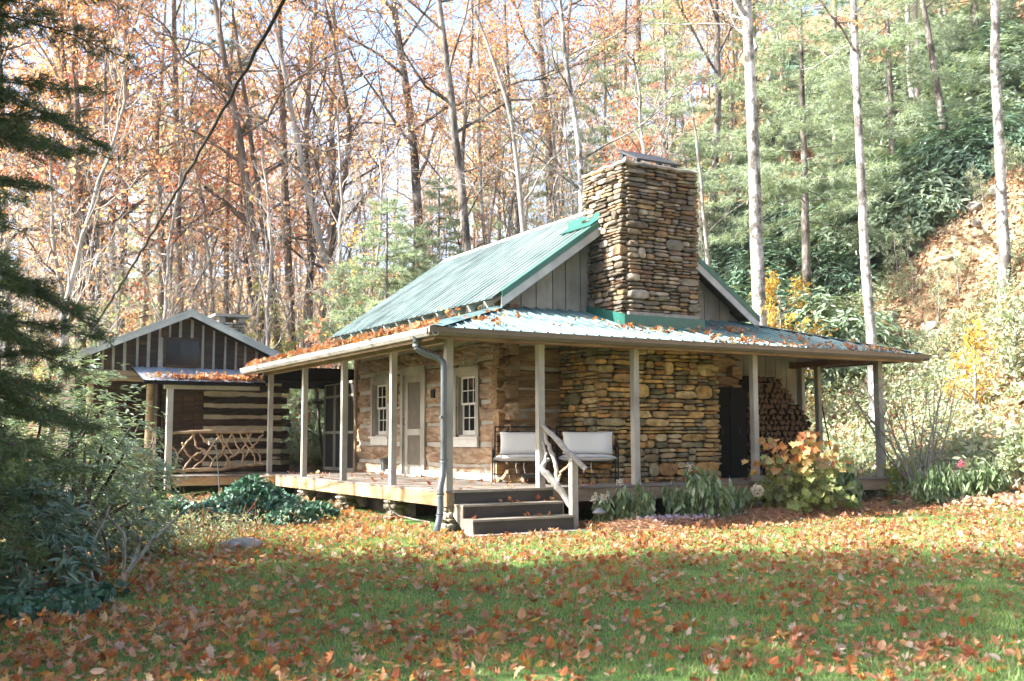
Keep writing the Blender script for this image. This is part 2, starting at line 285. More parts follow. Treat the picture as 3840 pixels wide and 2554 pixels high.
def groundmat():
    m, nt, out = newmat('ground_soil'); tc = N(nt, 'TexCoord'); sep = N(nt, 'SeparateXYZ'); nt.links.new(tc.outputs['Object'], sep.inputs[0])
    nz = N(nt, 'TexNoise'); nz.inputs['Scale'].default_value = 6; nz.inputs['Detail'].default_value = 10; nz.inputs['Roughness'].default_value = .7; nt.links.new(tc.outputs['Object'], nz.inputs['Vector'])
    litter = ramp(nt, [(.3, (.10,.055,.03)), (.42, (.22,.125,.07)), (.5, (.30,.19,.115)), (.58, (.16,.15,.075)), (.7, (.36,.26,.17))]); nt.links.new(nz.outputs[0], litter.inputs[0])
    lawn = ramp(nt, [(.32, (.07,.11,.035)), (.5, (.10,.19,.05)), (.66, (.19,.17,.09))]); nt.links.new(nz.outputs[0], lawn.inputs[0])
    zr = N(nt, 'MapRange'); zr.inputs['From Min'].default_value = -.45; zr.inputs['From Max'].default_value = -.1; nt.links.new(sep.outputs[2], zr.inputs[0])
    mx = N(nt, 'MixRGB'); nt.links.new(zr.outputs[0], mx.inputs[0]); nt.links.new(lawn.outputs[0], mx.inputs[1]); nt.links.new(litter.outputs[0], mx.inputs[2])
    # bare sandy bank on the hillside
    n2 = N(nt, 'TexNoise'); n2.inputs['Scale'].default_value = 1.1; n2.inputs['Detail'].default_value = 5; nt.links.new(tc.outputs['Object'], n2.inputs['Vector'])
    sandr = ramp(nt, [(.40, (.10,.06,.028)), (.48, (.21,.145,.08)), (.58, (.36,.29,.20))]); nt.links.new(nz.outputs[0], sandr.inputs[0])
    dv = N(nt, 'VectorMath', operation='DISTANCE'); mp = N(nt, 'Mapping'); mp.inputs['Scale'].default_value = (1, 1, 1.5); nt.links.new(tc.outputs['Object'], mp.inputs[0]); nt.links.new(mp.outputs[0], dv.inputs[0]); dv.inputs[1].default_value = (SAND[0], SAND[1], SAND[2]*1.5)
    sm = N(nt, 'Math', operation='MULTIPLY_ADD'); sm.inputs[1].default_value = 4.0; nt.links.new(n2.outputs[0], sm.inputs[0]); nt.links.new(dv.outputs['Value'], sm.inputs[2])
    mr = N(nt, 'MapRange'); mr.inputs['From Min'].default_value = 4.2; mr.inputs['From Max'].default_value = 4.9; mr.inputs['To Min'].default_value = 1; mr.inputs['To Max'].default_value = 0; nt.links.new(sm.outputs[0], mr.inputs[0])
    m2 = N(nt, 'MixRGB'); nt.links.new(mr.outputs[0], m2.inputs[0]); nt.links.new(mx.outputs[0], m2.inputs[1]); nt.links.new(sandr.outputs[0], m2.inputs[2])
    finish(nt, out, m2.outputs[0], .95, nz.outputs[0], .8, .06, 0, .1); return m
# ------------------------------------------------------------------ terrain
DK = np.array([0, 12, 16, 18, 20, 23, 26, 30, 36, 45, 60, 85, 130, 200.])
TB = {
 -60: [-.65,-.65,-.65,-.65,-.6,-.5,-.3, 0, 1, 3, 6, 10, 15, 20],
 0: [-.65,-.6,.3,1.4,2.6,4.2,6,8.5,12,17,24,34,42,45],
 20: [-.65,-.62,-.5,.3,1.4,3.2,5.0,7.4,11,16,24,36,45,48],
 30: [-.65,-.62,-.55,-.40,.5,2.2,4.1,6.8,10.5,16,25,38,50,52],
 34: [-.65,-.62,-.58,-.46,-.1,1.4,3.1,6.1,10,16,25,38,50,52],
 40: [-.65,-.62,-.58,-.5,-.45,-.25,.9,3.6,7.4,13,22,36,48,50],
 46: [-.65,-.62,-.56,-.47,-.45,-.42,.1,2.4,6,11,20,34,46,48],
 56: [-.65,-.62,-.58,-.5,-.45,-.42,-.3,.9,3.0,6.0,10.5,17,24,28],
 65: [-.65,-.62,-.55,-.5,-.46,-.42,-.3,.1,1.0,2.6,5.6,11.5,22,30],
 74: [-.65,-.62,-.53,-.5,-.48,-.42,-.1,.2,.7,1.7,4.2,10,21,30],
 80: [-.65,-.65,-.72,-.72,-.7,-.62,-.5,-.2,.2,.9,3.2,9,20,30],
 86: [-.65,-.72,-.95,-1.05,-1.1,-1.0,-.8,-.5,0,.9,3.2,9,20,30],
 110: [-.65,-.72,-.9,-1.0,-1.0,-.9,-.7,-.5,0,.8,2.8,8,18,28],
 180: [-.65,-.65,-.65,-.65,-.6,-.5,-.4,-.3,0,.5,1,2,3,4],
 300: [-.65,-.65,-.65,-.65,-.6,-.5,-.3, 0, 1, 3, 6, 10, 15, 20],
}
TK = np.array(sorted(TB)); TZ = np.array([TB[k] for k in TK])
def hfun(x, y):
    x = np.asarray(x, float); y = np.asarray(y, float)
    dx = x-CAM[0]; dy = y-CAM[1]; d = np.hypot(dx, dy); az = np.degrees(np.arctan2(dy, dx)); az = np.where(az < -60, az+360, az)
    i = np.clip(np.searchsorted(TK, az)-1, 0, len(TK)-2); t = np.clip((az-TK[i])/(TK[i+1]-TK[i]), 0, 1)
    j = np.clip(np.searchsorted(DK, d)-1, 0, len(DK)-2); s = np.clip((d-DK[j])/(DK[j+1]-DK[j]), 0, 1)
    z = (TZ[i, j]*(1-s)+TZ[i, j+1]*s)*(1-t)+(TZ[i+1, j]*(1-s)+TZ[i+1, j+1]*s)*t
    hill = np.clip((z+.3)/2, 0, 1)
    z = z+hill*(.28*np.sin(x*.9+np.cos(y*.7)*1.3)*np.cos(y*.8)+.12*np.sin(x*2.3+1)*np.sin(y*2.1))
    z = z+.02*np.sin(x*1.7+.4)*np.sin(y*1.3)
    # undercut bank
    w2 = np.exp(-((az-36.5)/5.0)**2)
    z = z+w2*1.9*(1/(1+np.exp(-(d-30.6)*3.6))-.5)*np.exp(-((d-30.3)/5)**2)
    return z
def H(x, y): return float(hfun(x, y))
_p = polar(36.3, 31.2); SAND = (_p[0], _p[1], H(_p[0], _p[1])+.3)
M['ground'] = groundmat()
rads = np.concatenate([[0.0], np.arange(1, 14, .5), np.arange(14, 46, .35), np.arange(46, 80, 1.2), np.arange(80, 205, 5)])
azs = np.radians(np.concatenate([np.arange(20, 95, .6), np.arange(95, 380, 4)]))
RR, AA = np.meshgrid(rads, azs, indexing='ij'); gx = CAM[0]+RR*np.cos(AA); gy = CAM[1]+RR*np.sin(AA); gz = hfun(gx, gy)
na = len(azs); nr = len(rads); gb = MB(); ii = np.arange(nr-1)[:, None]*na; jj = np.arange(na)[None]; j2 = (jj+1) % na
gb.add(np.stack([gx, gy, gz], -1).reshape(-1, 3), np.stack([ii+jj, ii+na+jj, ii+na+j2, ii+j2], -1).reshape(-1, 4), 0, True)
kind(gb.build('ground', M['ground']), 'structure')
rng = np.random.default_rng(7); random.seed(7)
# ------------------------------------------------------------------ leaf cards
def unit(v): return v/(np.linalg.norm(v, axis=-1, keepdims=True)+1e-9)
ELL = (np.array([[0,0,0],[.3,.16,.04],[.68,.15,.04],[1,0,-.04],[.68,-.15,.04],[.3,-.16,.04]]), [[0,1,2,3],[0,3,4,5]])
WIDE = (np.array([[0,0,0],[.25,.30,.06],[.65,.27,.06],[1,0,-.06],[.65,-.27,.06],[.25,-.30,.06]]), [[0,1,2,3],[0,3,4,5]])
NEED = (np.array([[0,.03,0],[0,-.03,0],[1,0,0]]), [[0,1,2]])
TRI2 = (np.array([[0,0,0],[.5,.14,.02],[1,0,0],[.5,-.14,.02]]), [[0,1,2,3]])
_mp = [(0,0),(.12,-.16),(.05,-.42),(.30,-.30),(.42,-.56),(.55,-.30),(.72,-.34),(.70,-.16),(1,0),(.70,.16),(.72,.34),(.55,.30),(.42,.56),(.30,.30),(.05,.42),(.12,.16)]
_mc = [(.42,0,0)]
MAPLE = (np.array(_mc+[(x-.0, y, .10*abs(y)*2-.05*(x > .8)) for x, y in _mp]), [[0, 1+i, 1+(i+1) % 16] for i in range(16)])
def cards(mb, P, size, tmpl, axis=None, nrm=None, m=0, nj=.5, curl=0, smooth=False, wid=1):
    n = len(P); T, Fc = tmpl
    a = rng.normal(size=(n, 3)) if axis is None else axis
    a = unit(a); nn = rng.normal(size=(n, 3))
    if nrm is not None: nn = nn*nj+nrm
    b = unit(np.cross(nn, a)); c = np.cross(a, b)
    size = np.broadcast_to(size, (n,))
    tz = T[:, 2][None]*np.ones((n, 1))
    if curl: tz = tz+(rng.uniform(-curl*.3, curl, (n, 1)))*((T[:, 0]-.45)**2+(T[:, 1])**2)[None]*2
    V = P[:, None]+size[:, None, None]*(T[None, :, 0, None]*a[:, None]+wid*T[None, :, 1, None]*b[:, None]+tz[:, :, None]*c[:, None])
    Fi = np.array(Fc)[None]+(np.arange(n)*len(T))[:, None, None]
    mb.add(V.reshape(-1, 3), Fi.reshape(-1, len(Fc[0])), m, smooth)
# ------------------------------------------------------------------ plants and trees
def gen_tree(seed, h, r0, path=None, crown0=.4, nl=14, ll=.28, upb=.5, sub=5, depth=2, wander=.03, rbot=1.0, taper=.8, nt_=9):
    "returns trunk MB and twig points (local coordinates, base at origin)"
    g = np.random.default_rng(seed); mb = MB(); tw = []
    k = 16; t = np.linspace(0, 1, k); zz = h*t-.25*(t == 0)
    if path is None:
        wx = np.cumsum(g.normal(0, wander*h/k*2, k)); wy = np.cumsum(g.normal(0, wander*h/k*2, k)); wx[0] = wy[0] = 0
        P = np.stack([wx, wy, zz], 1)
    else:
        pp = np.array(path, float); P = np.stack([np.interp(zz, pp[:, 2], pp[:, 0]), np.interp(zz, pp[:, 2], pp[:, 1]), zz], 1)
        P[1:-1, :2] = (P[:-2, :2]+2*P[1:-1, :2]+P[2:, :2])/4; P[1:, :2] += g.normal(0, .015, (k-1, 2))
    rad = r0*(1-taper*t)**.85+.01; rad[0] *= 1.25
    mb.tube(P, rad, nt_)
    def branch(p, d, L, r, dep):
        s = 5; pts = [p]; d = d/np.linalg.norm(d)
        for i in range(s-1):
            d = d+g.normal(0, .2, 3)+np.array([0, 0, .06*upb]); d /= np.linalg.norm(d); pts.append(pts[-1]+d*L/(s-1))
        pts = np.array(pts); mb.tube(pts, np.linspace(r, max(r*.35, .004), s), 5 if r > .025 else 3, cap=False)
        if dep == 0 or L < .25: tw.extend(pts[1:]); return
        for q in range(sub):
            f = .25+.75*(q+g.random()*.7)/sub; ii = min(int(f*(s-1)), s-2); fr = f*(s-1)-ii
            pp = pts[ii]+(pts[min(ii+1, s-1)]-pts[ii])*min(fr, 1); dd = (pts[ii+1]-pts[ii]); dd = dd/np.linalg.norm(dd)+g.normal(0, .62, 3)
            branch(pp, dd, L*g.uniform(.35, .6), r*.45, dep-1)
    for i in range(nl):
        f = crown0+(1-crown0)*(i+g.random()*.6)/nl; f = min(f, .985); q = f*(k-1); a = int(q); p = P[a]+(P[min(a+1, k-1)]-P[a])*(q-a)
        az = i*2.4+g.random(); rl = r0*(1-taper*f)**.85
        L = h*ll*(1-.55*(f-crown0)/(1-crown0+1e-6))*g.uniform(.7, 1.15)
        branch(p, np.array([math.cos(az), math.sin(az), upb*g.uniform(.5, 1.4)]), L, max(rl*.5, .02), depth)
    branch(P[-1], np.array([0, 0, 1.]), h*.15, r0*.2, depth)
    return mb, np.array(tw)
def leafy(tw, n, size, tmpl=WIDE, jit=.22, m=0, clump=None, seed=0):
    mb = MB(); g = np.random.default_rng(seed)
    if clump:
        c = tw[g.integers(0, len(tw), clump)]; P = c[g.integers(0, clump, n)]+g.normal(0, jit, (n, 3))
    else: P = tw[g.integers(0, len(tw), n)]+g.normal(0, jit, (n, 3))
    cards(mb, P, size*g.uniform(.6, 1.3, n), tmpl, m=m); return mb
def make_tree(name, label, cat, bark, leaf, n, size, seed, group=None, tmpl=WIDE, jit=.22, clump=None, **kw):
    o = thing(name, label, cat, (0, 0, 0), group)
    mb, tw = gen_tree(seed, **kw); mb.build('trunk', M[bark], o)
    if n: leafy(tw, n, size, tmpl, jit, clump=clump, seed=seed).build('crown', M[leaf], o)
    return o
def gen_pine(seed, h, r0, z0=.15, lmax=.3, nb=60, tuft=26, nlen=.16, density=9, droop=-.1, wid=.03, curve=.25, shape=.9):
    g = np.random.default_rng(seed); mb = MB(); P = []; A = []
    k = 12; t = np.linspace(0, 1, k); path = np.stack([np.cumsum(g.normal(0, .012*h/k, k)), np.cumsum(g.normal(0, .012*h/k, k)), h*t-.2*(t == 0)], 1)
    mb.tube(path, r0*(1-.9*t)+.01, 8)
    for i in range(nb):
        f = z0+(1-z0)*(i+g.random())/nb; q = f*(k-1); a = min(int(q), k-2); p = path[a]+(path[a+1]-path[a])*(q-a)
        L = h*lmax*(1-f*shape)*g.uniform(.65, 1.2)+.15; az = i*2.4+g.normal(0, .3)
        d = np.array([math.cos(az), math.sin(az), droop+.25*f+g.normal(0, .08 if droop > -.3 else .22)]); s = 6; pts = [p]
        for j in range(s-1):
            d = d+g.normal(0, .08, 3)+np.array([0, 0, curve*(j/s-.4)*.3]); d /= np.linalg.norm(d); pts.append(pts[-1]+d*L/(s-1))
        pts = np.array(pts); mb.tube(pts, np.linspace(max(.012, r0*.22*(1-f)), .004, s), 4, cap=False)
        ns = max(3, int(L*density))
        for j in range(ns):
            u = .2+.8*(j+g.random())/ns; qq = u*(s-1); b = min(int(qq), s-2); pp = pts[b]+(pts[b+1]-pts[b])*(qq-b)
            dd = pts[b+1]-pts[b]; dd /= np.linalg.norm(dd); side = np.cross(dd, [0, 0, 1.])*(1 if j % 2 else -1)
            e = dd*.7+side*.8+g.normal(0, .15, 3); e /= np.linalg.norm(e); l = L*.3*(1.15-u)*g.uniform(.6, 1.2)+.08
            mb.tube([pp, pp+e*l*.5+[0, 0, .01], pp+e*l-[0, 0, l*.08]], [.006, .004, .002], 3, cap=False)
            m_ = max(3, int(l*density*1.6))
            uu = g.random(m_)[:, None]; cc = pp+e*l*uu; P.append(np.repeat(cc, tuft, 0)); A.append(np.tile(e*.9, (m_*tuft, 1)))
    P = np.vstack(P); A = np.vstack(A); return mb, P, A
def make_pine(name, label, cat, bark, leaf, seed, nlen=.16, spread=.65, wid=1, group=None, nrmup=0, **kw):
    o = thing(name, label, cat, (0, 0, 0), group); mb, P, A = gen_pine(seed, **kw); mb.build('trunk', M[bark], o)
    g = np.random.default_rng(seed+1); nb = MB(); ax = A+g.normal(0, spread, A.shape)
    cards(nb, P+g.normal(0, .02, P.shape), nlen*g.uniform(.7, 1.2, len(P)), NEED, axis=ax, nrm=None if not nrmup else np.array([[0, 0, nrmup]])*np.ones((len(P), 1)), wid=wid)
    nb.build('crown', M[leaf], o); return o
def shrub_mb(seed, rx, ry, rz, nstem, nros, lsz, nper=9, droop=-.25, tmpl=ELL, hollow=.45):
    g = np.random.default_rng(seed); st = MB(); lf = MB(); tips = []
    for i in range(nstem):
        az = g.random()*6.28; e = g.uniform(.15, 1.25); L = 1
        tip = np.array([rx*math.cos(az)*math.cos(e), ry*math.sin(az)*math.cos(e), rz*math.sin(e)])*g.uniform(.7, 1.0)
        mid = tip*.5+g.normal(0, .08*rz, 3); mid[2] = abs(mid[2])*.8
        b0 = np.array([tip[0]*.12, tip[1]*.12, -.1]); st.tube([b0, mid*.5+b0*.5, mid, tip], [.02*rz, .016*rz, .012*rz, .005*rz], 4, cap=False); tips.append((mid, tip))
    P = []; N_ = []
    for i in range(nros):
        az = g.random()*6.28; e = math.asin(g.uniform(-.05, 1)); rr = g.uniform(hollow, 1.0)**.6*(1+.16*math.sin(az*3+seed)+.12*math.sin(e*5+az*2))
        P.append([rx*math.cos(az)*math.cos(e)*rr, ry*math.sin(az)*math.cos(e)*rr, rz*max(.02, math.sin(e))*rr])
    P = np.array(P); out = unit(P+[0, 0, rz*.4]); PP = np.repeat(P, nper, 0); OO = np.repeat(out, nper, 0)
    g2 = g.normal(size=PP.shape); tang = unit(g2-OO*np.sum(g2*OO, 1)[:, None]); ax = tang+OO*g.uniform(.1, .6, (len(PP), 1))+np.array([0, 0, droop])
    cards(lf, PP+g.normal(0, lsz*.15, PP.shape), lsz*g.uniform(.65, 1.2, len(PP)), tmpl, axis=ax, nrm=OO+[0, 0, .5], nj=.35, wid=.85)
    return st, lf
def make_shrub(name, label, cat, leaf, seed, bark='barkgrey', loc=(0, 0, 0), group=None, **kw):
    o = thing(name, label, cat, loc, group); st, lf = shrub_mb(seed, **kw); st.build('stem', M[bark], o, (0, 0, 0)); lf.build('foliage', M[leaf], o, (0, 0, 0)); return o
# ================================================================== the log cabin
AX, BY, AR, YB = 2.02, 1.886, 6.99, 8.46
cabin = thing('log_cabin', 'log cabin with green metal roof, wraparound porch and big fieldstone chimney', 'cabin', (4.5, 4.5, -.5))
def log_mb(mb, axis, a, b, cy, z0, z1, t, seed, m=0, rough=.012):
    "hewn log between a and b along axis ('x' or 'y'); cy = outer face plane coordinate, t = thickness inward (signed)"
    g = np.random.default_rng(seed); L = b-a; k = max(3, int(L/.16)); s = np.linspace(a, b, k)
    hz = (z1-z0)/2; cz = (z0+z1)/2
    sec = np.array([(0, -.82), (-.0, -.4), (0, .05), (0, .45), (0, .84), (.10, 1), (.9, 1), (1, .8), (1, -.8), (.9, -1), (.10, -1)])
    off = np.cumsum(g.normal(0, rough*.5, k)); off -= np.linspace(off[0], off[-1], k)
    hv = 1+np.convolve(g.normal(0, .09, k+4), np.ones(5)/5, 'valid')[:k]
    V = []
    for i in range(k):
        d = np.clip(sec[:, 0]*t, min(t, 0), max(t, 0)); dep = cy+d+(sec[:, 0] < .05)*(g.normal(0, rough, len(sec))+off[i])
        zz = cz+sec[:, 1]*hz*hv[i]+off[i]*.8+g.normal(0, rough*.4, len(sec))
        if axis == 'x': V.append(np.stack([np.full(len(sec), s[i]), dep, zz], 1))
        else: V.append(np.stack([dep, np.full(len(sec), s[i]), zz], 1))
    n = len(sec); i = np.arange(k-1)[:, None]*n; j = np.arange(n)[None]; j2 = (j+1) % n
    mb.add(np.vstack(V), np.stack([i+j, i+j2, i+n+j2, i+n+j], -1).reshape(-1, 4), m)
    base = len(mb.v) and mb.n-k*n
    mb.f.append((np.array([list(range(n))])+base, m, False)); mb.f.append((np.array([list(range(k*n-1, k*n-n-1, -1))])+base, m, False))
def log_wall(axis, a, b, cy, z0, z1, t, pitch, gap, openings, seed, ext=(0, 0), phase=0, rough=.012):
    "rows of logs with gaps; openings = (a0,a1,z0,z1)"
    mb = MB(); z = z0-phase; r = 0
    while z < z1-.02:
        lo, hi = max(z, z0-.02), min(z+pitch-gap, z1)
        if hi-lo > .04:
            cuts = sorted((o[0], o[1]) for o in openings if o[2] < hi-.03 and o[3] > lo+.03)
            s = a-ext[0]*(1+.5*math.sin(r*2.1+seed)); e = b+ext[1]*(1+.5*math.sin(r*1.7+seed))
            for c0, c1 in cuts:
                if c0-s > .05: log_mb(mb, axis, s, c0, cy, lo, hi, t, seed*100+r*7+int(c0*3), rough=rough)
                s = c1
            if e-s > .05: log_mb(mb, axis, s, e, cy, lo, hi, t, seed*100+r*7+5, rough=rough)
        z += pitch; r += 1
    return mb
# openings on the door wall (plane x = AX) given as (y0, y1, z0, z1)
WIN1 = (2.86, 3.62, .80, 1.87); DOOR = (5.06, 5.98, 0, 2.0); WIN2 = (6.80, 7.56, .82, 1.90)
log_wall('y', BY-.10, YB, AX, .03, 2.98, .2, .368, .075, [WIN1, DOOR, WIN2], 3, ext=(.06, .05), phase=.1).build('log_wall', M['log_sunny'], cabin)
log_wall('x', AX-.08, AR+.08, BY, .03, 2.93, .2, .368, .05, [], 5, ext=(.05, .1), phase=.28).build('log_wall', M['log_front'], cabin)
mb = MB()
def wallfill(mb, axis, a, b, c0, c1, z0, z1, openings):
    ys = sorted(set([a, b]+[v for o in openings for v in o[:2]]))
    for s, e in zip(ys[:-1], ys[1:]):
        o = [q for q in openings if q[0] <= s+1e-6 and q[1] >= e-1e-6]
        segs = [(z0, z1)] if not o else [(z0, o[0][2]), (o[0][3], z1)]
        for p, q in segs:
            if q-p > .02:
                if axis == 'y': mb.box((c0, s, p), (c1, e, q))
                else: mb.box((s, c0, p), (e, c1, q))
wallfill(mb, 'y', BY+.02, YB-.03, AX+.028, AX+.17, -.02, 2.9, [WIN1, DOOR, WIN2])
wallfill(mb, 'x', AX+.2, AR-.02, BY+.028, BY+.17, -.02, 2.88, [])
mb.build('chinking', M['chink'], cabin)
# right hand wall, back wall (plain, seen from other places)
mb = MB(); mb.box((AR-.12, BY+.2, -.1), (AR+.06, YB, 2.9)); mb.box((AX+.2, YB-.12, -.1), (AR-.13, YB+.05, 2.9)); mb.build('rear_wall', M['siding'], cabin)
mb = MB()   # dark room inside: floor and partition
mb.box((AX+.2, BY+.2, -.06), (AR-.13, YB-.13, -.01)); mb.box((3.6, BY+.25, 0), (3.66, YB-.2, 2.7)); mb.build('inner_partition', M['soffit'], cabin)
# white sill board along the door wall
mb = MB(); mb.box((AX-.05, BY-.12, .015), (AX-.005, 5.0, .13)); mb.box((AX-.05, 6.08, .015), (AX-.005, 7.3, .10)); mb.build('sill_board', M['paint_white'], cabin)
def window(yc0, yc1, z0, z1, lab=None):
    fr = MB(); t = .11
    fr.box((AX-.035, yc0-t, z0-.04), (AX+.0, yc0, z1)); fr.box((AX-.035, yc1, z0-.04), (AX+.0, yc1+t, z1)); fr.box((AX-.04, yc0-t, z1), (AX, yc1+t, z1+.14))
    fr.box((AX, yc0, z0), (AX+.15, yc0+.025, z1)); fr.box((AX, yc1-.025, z0), (AX+.15, yc1, z1)); fr.box((AX, yc0+.025, z1-.025), (AX+.15, yc1-.025, z1)); 
    wdw = fr.build('window', M['paint'], cabin)
    if lab: wdw['label'] = lab
    s = MB(); s.box((AX-.075, yc0-t-.02, z0-.075), (AX+.1, yc1+t+.02, z0-.041)); s.box((AX-.04, yc0-t+.03, z0-.22), (AX, yc1+t-.03, z0-.076)); s.build('sill', M['paint_white'], wdw)
    y0, y1 = yc0+.025, yc1-.025; zm = (z0+z1)/2; sh = MB()
    for (za, zb, xo) in ((zm, z1-.025, .07), (z0, zm+.035, .10)):
        sh.box((AX+xo, y0, za), (AX+xo+.03, y0+.045, zb)); sh.box((AX+xo, y1-.045, za), (AX+xo+.03, y1, zb))
        bt = .075 if za == z0 else .035
        sh.box((AX+xo, y0+.045, za), (AX+xo+.03, y1-.045, za+bt)); sh.box((AX+xo, y0+.045, zb-.04), (AX+xo+.03, y1-.045, zb))
        for q in (1, 2):
            yy = y0+.045+(y1-y0-.09)*q/3; sh.box((AX+xo+.003, yy-.009, za+bt), (AX+xo+.02, yy+.009, zb-.04))
        zz = (za+bt+zb-.04)/2; sh.box((AX+xo+.005, y0+.045, zz-.009), (AX+xo+.018, y1-.045, zz+.009))
    sh.build('sash', M['paint_white'], wdw)
    gl = MB(); gl.box((AX+.085, y0+.03, zm+.036), (AX+.088, y1-.03, z1-.05)); gl.box((AX+.115, y0+.03, z0+.05), (AX+.118, y1-.03, zm)); gl.build('pane', M['glass'], wdw)
window(*WIN1); window(*WIN2)
# screen door
y0, y1, z0, z1 = DOOR; fr = MB()
fr.box((AX-.035, y0-.12, .0), (AX, y0, z1)); fr.box((AX-.035, y1, 0), (AX, y1+.12, z1)); fr.box((AX-.04, y0-.12, z1), (AX, y1+.12, z1+.15))
fr.box((AX, y0, .0), (AX+.12, y0+.03, z1)); fr.box((AX, y1-.03, 0), (AX+.12, y1, z1)); fr.box((AX, y0+.03, z1-.03), (AX+.12, y1-.03, z1)); fr.box((AX-.06, y0-.1, .0), (AX+.12, y1+.1, .03))
door = fr.build('door', M['paint'], cabin)
d = MB(); x0, x1 = AX+.01, AX+.045; ya, yb = y0+.035, y1-.035; zt = z1-.035
for a_, b_, c_2, d_ in ((ya, ya+.13, .035, zt), (yb-.13, yb, .035, zt)): d.box((x0, a_, c_2), (x1, b_, d_))
for c_2, d_ in ((.035, .22), (.80, .92), (zt-.12, zt)): d.box((x0+.001, ya+.13, c_2), (x1-.001, yb-.13, d_))
d.build('screen_door_frame', M['paint'], door)
d = MB(); d.box((x0+.012, ya+.13, .22), (x0+.016, yb-.13, .80)); d.box((x0+.012, ya+.13, .92), (x0+.016, yb-.13, zt-.12)); d.build('screen_mesh', M['screen'], door)
d = MB(); d.tube([(AX-.02, yb-.07, 1.0), (AX-.05, yb-.07, 1.02), (AX-.05, yb-.07, 1.12), (AX-.02, yb-.07, 1.14)], .008, 6); d.build('handle', M['black'], door)
# little brackets, number plate, lamp, socket box on the door wall
mb = MB(); mb.box((AX-.03, 4.53, 1.50), (AX+.01, 4.68, 1.66)); mb.build('number_plate', M['black'], cabin)
mb = MB(); mb.box((AX-.10, 6.78, .08), (AX+.0, 6.92, .34)); mb.build('socket_box', M['pipe'], cabin)
mb = MB(); mb.box((AX-.03, 6.28, 1.38), (AX, 6.38, 1.86)); mb.bbox((AX-.09, 6.33, 1.62), (1, 0, 0), (0, 1, 0), (0, 0, 1), .06, .05, .2); lamp = mb.build('wall_lamp', M['black'], cabin)
mb = MB(); mb.tube([(AX-.17, 6.33, 1.44), (AX-.19, 6.33, 1.6), (AX-.17, 6.33, 1.76)], .03, 8); mb.build('lamp_plate', M['amber'], lamp)
for y, z in ((2.75, 2.08), (3.2, 2.16), (2.25, 2.22), (7.3, 2.05), (6.2, 2.12)):
    mb = MB(); mb.tube([(AX-.0, y, z+.09), (AX-.08, y, z+.02), (AX-.11, y-.01, z-.08), (AX-.07, y, z-.12)], [.02, .018, .014, .01], 6); mb.build('wall_hook', M['drift'], cabin)
# dovetail ends of the crossing logs at the front corner
mb = MB()
for i in range(8):
    z = .06+.368*i-.02; g = np.random.default_rng(i)
    for sx, xc in ((-1, AX),):
        h1, h2 = .10+.04*g.random(), .20
        mb = MB(); mb.prism([(xc-.11, BY-.135, z+.02), (xc+.12, BY-.16-.04*g.random(), z-.02), (xc+.13, BY-.14, z+h2), (xc+.0, BY-.14, z+h1+.02)], (0, .16, 0)); mb.build('log_end', M['log_front'], cabin); mb = MB()
        mb.prism([(AR-.06, BY-.15, z+.03), (AR+.16+.08*g.random(), BY-.14, z-.04), (AR+.17, BY-.13, z+h2+.02), (AR-.05, BY-.14, z+h1+.06)], (0, .16, 0)); mb.build('log_end', M['log_front'], cabin)
# ---------------------------------------------------------------- stone laying
def rstone(mb, c, u, v, n, hu, hv, hn, g):
    "one rounded irregular stone: centre, unit axes u (along), v (up), n (outward)"
    T = []
    for k_, (pz, sh) in enumerate(((-1, 1.0), (.68, 1.0), (.94, .96), (1.0, .86))):
        ring = []
        for (a, b) in ((-1, -.55), (-.6, -1), (.55, -1), (1, -.6), (1, .55), (.6, 1), (-.55, 1), (-1, .6)):
            q = 1+g.normal(0, .10); ring.append((a*hu*(sh if k_ < 2 else 1-(1-sh)*min(1, hv/hu*1.4))*q, b*hv*sh*(1+g.normal(0, .06)), pz*hn*(1+g.normal(0, .10))))
        T.append(ring)
    T = np.array(T).reshape(-1, 3); V = np.asarray(c)+T[:, :1]*u+T[:, 1:2]*v+T[:, 2:]*n
    i = np.arange(3)[:, None]*8; j = np.arange(8)[None]; j2 = (j+1) % 8
    base = mb.n; mb.add(V, np.stack([i+j, i+j2, i+8+j2, i+8+j], -1).reshape(-1, 4), 0, True); mb.f.append((np.array([list(range(24, 32))])+base, 0, True))
def stone_face(mb, o, u, n, width, z0, z1, seed, big=1.0, x0=0, wfun=None, tilt=.02):
    "o = base corner, u = horizontal unit, n = outward unit; rubble coursing between z0 and z1"
    g = np.random.default_rng(seed); u = np.array(u, float); n = np.array(n, float); v = np.array([0, 0, 1.]); z = z0
    while z < z1-.02:
        H_ = min(g.uniform(.11, .25)*big, z1-z); H_ = H_ if z1-z-H_ > .06 else z1-z
        x = x0+g.uniform(-.04, .0); W = width if wfun is None else wfun(z)
        while x < W-.01:
            w_ = g.uniform(.16, .50)*big; 
            if W-x-w_ < .12: w_ = W-x
            r = g.random()
            if H_ < .15: parts = 1 if r < .3 else 2
            else: parts = 1 if r < .10 else (2 if r < .5 else 3)
            cuts = np.sort(np.concatenate([[0, 1], (np.arange(1, parts)+g.uniform(-.22, .22, parts-1))/parts])); 
            for a, b in zip(cuts[:-1], cuts[1:]):
                hs = (b-a)*H_; nn = 2 if (w_ > .3 and hs < .13 and g.random() < .55) else 1
                cs = [0, g.uniform(.35, .65), 1] if nn == 2 else [0, 1]
                for p, q in zip(cs[:-1], cs[1:]):
                    ww = (q-p)*w_; cx = x+(p+q)/2*w_; cz = z+(a+b)/2*H_; pr = g.uniform(.04, .095)
                    t = g.normal(0, tilt); uu = u*math.cos(t)+v*math.sin(t); vv = v*math.cos(t)-u*math.sin(t)
                    rstone(mb, np.asarray(o)+u*cx+v*(cz-o[2])+n*(.0+g.uniform(-.012, .012)), uu, vv, n, ww/2-.009, hs/2-.0085, pr, g)
            x += w_
        z += H_
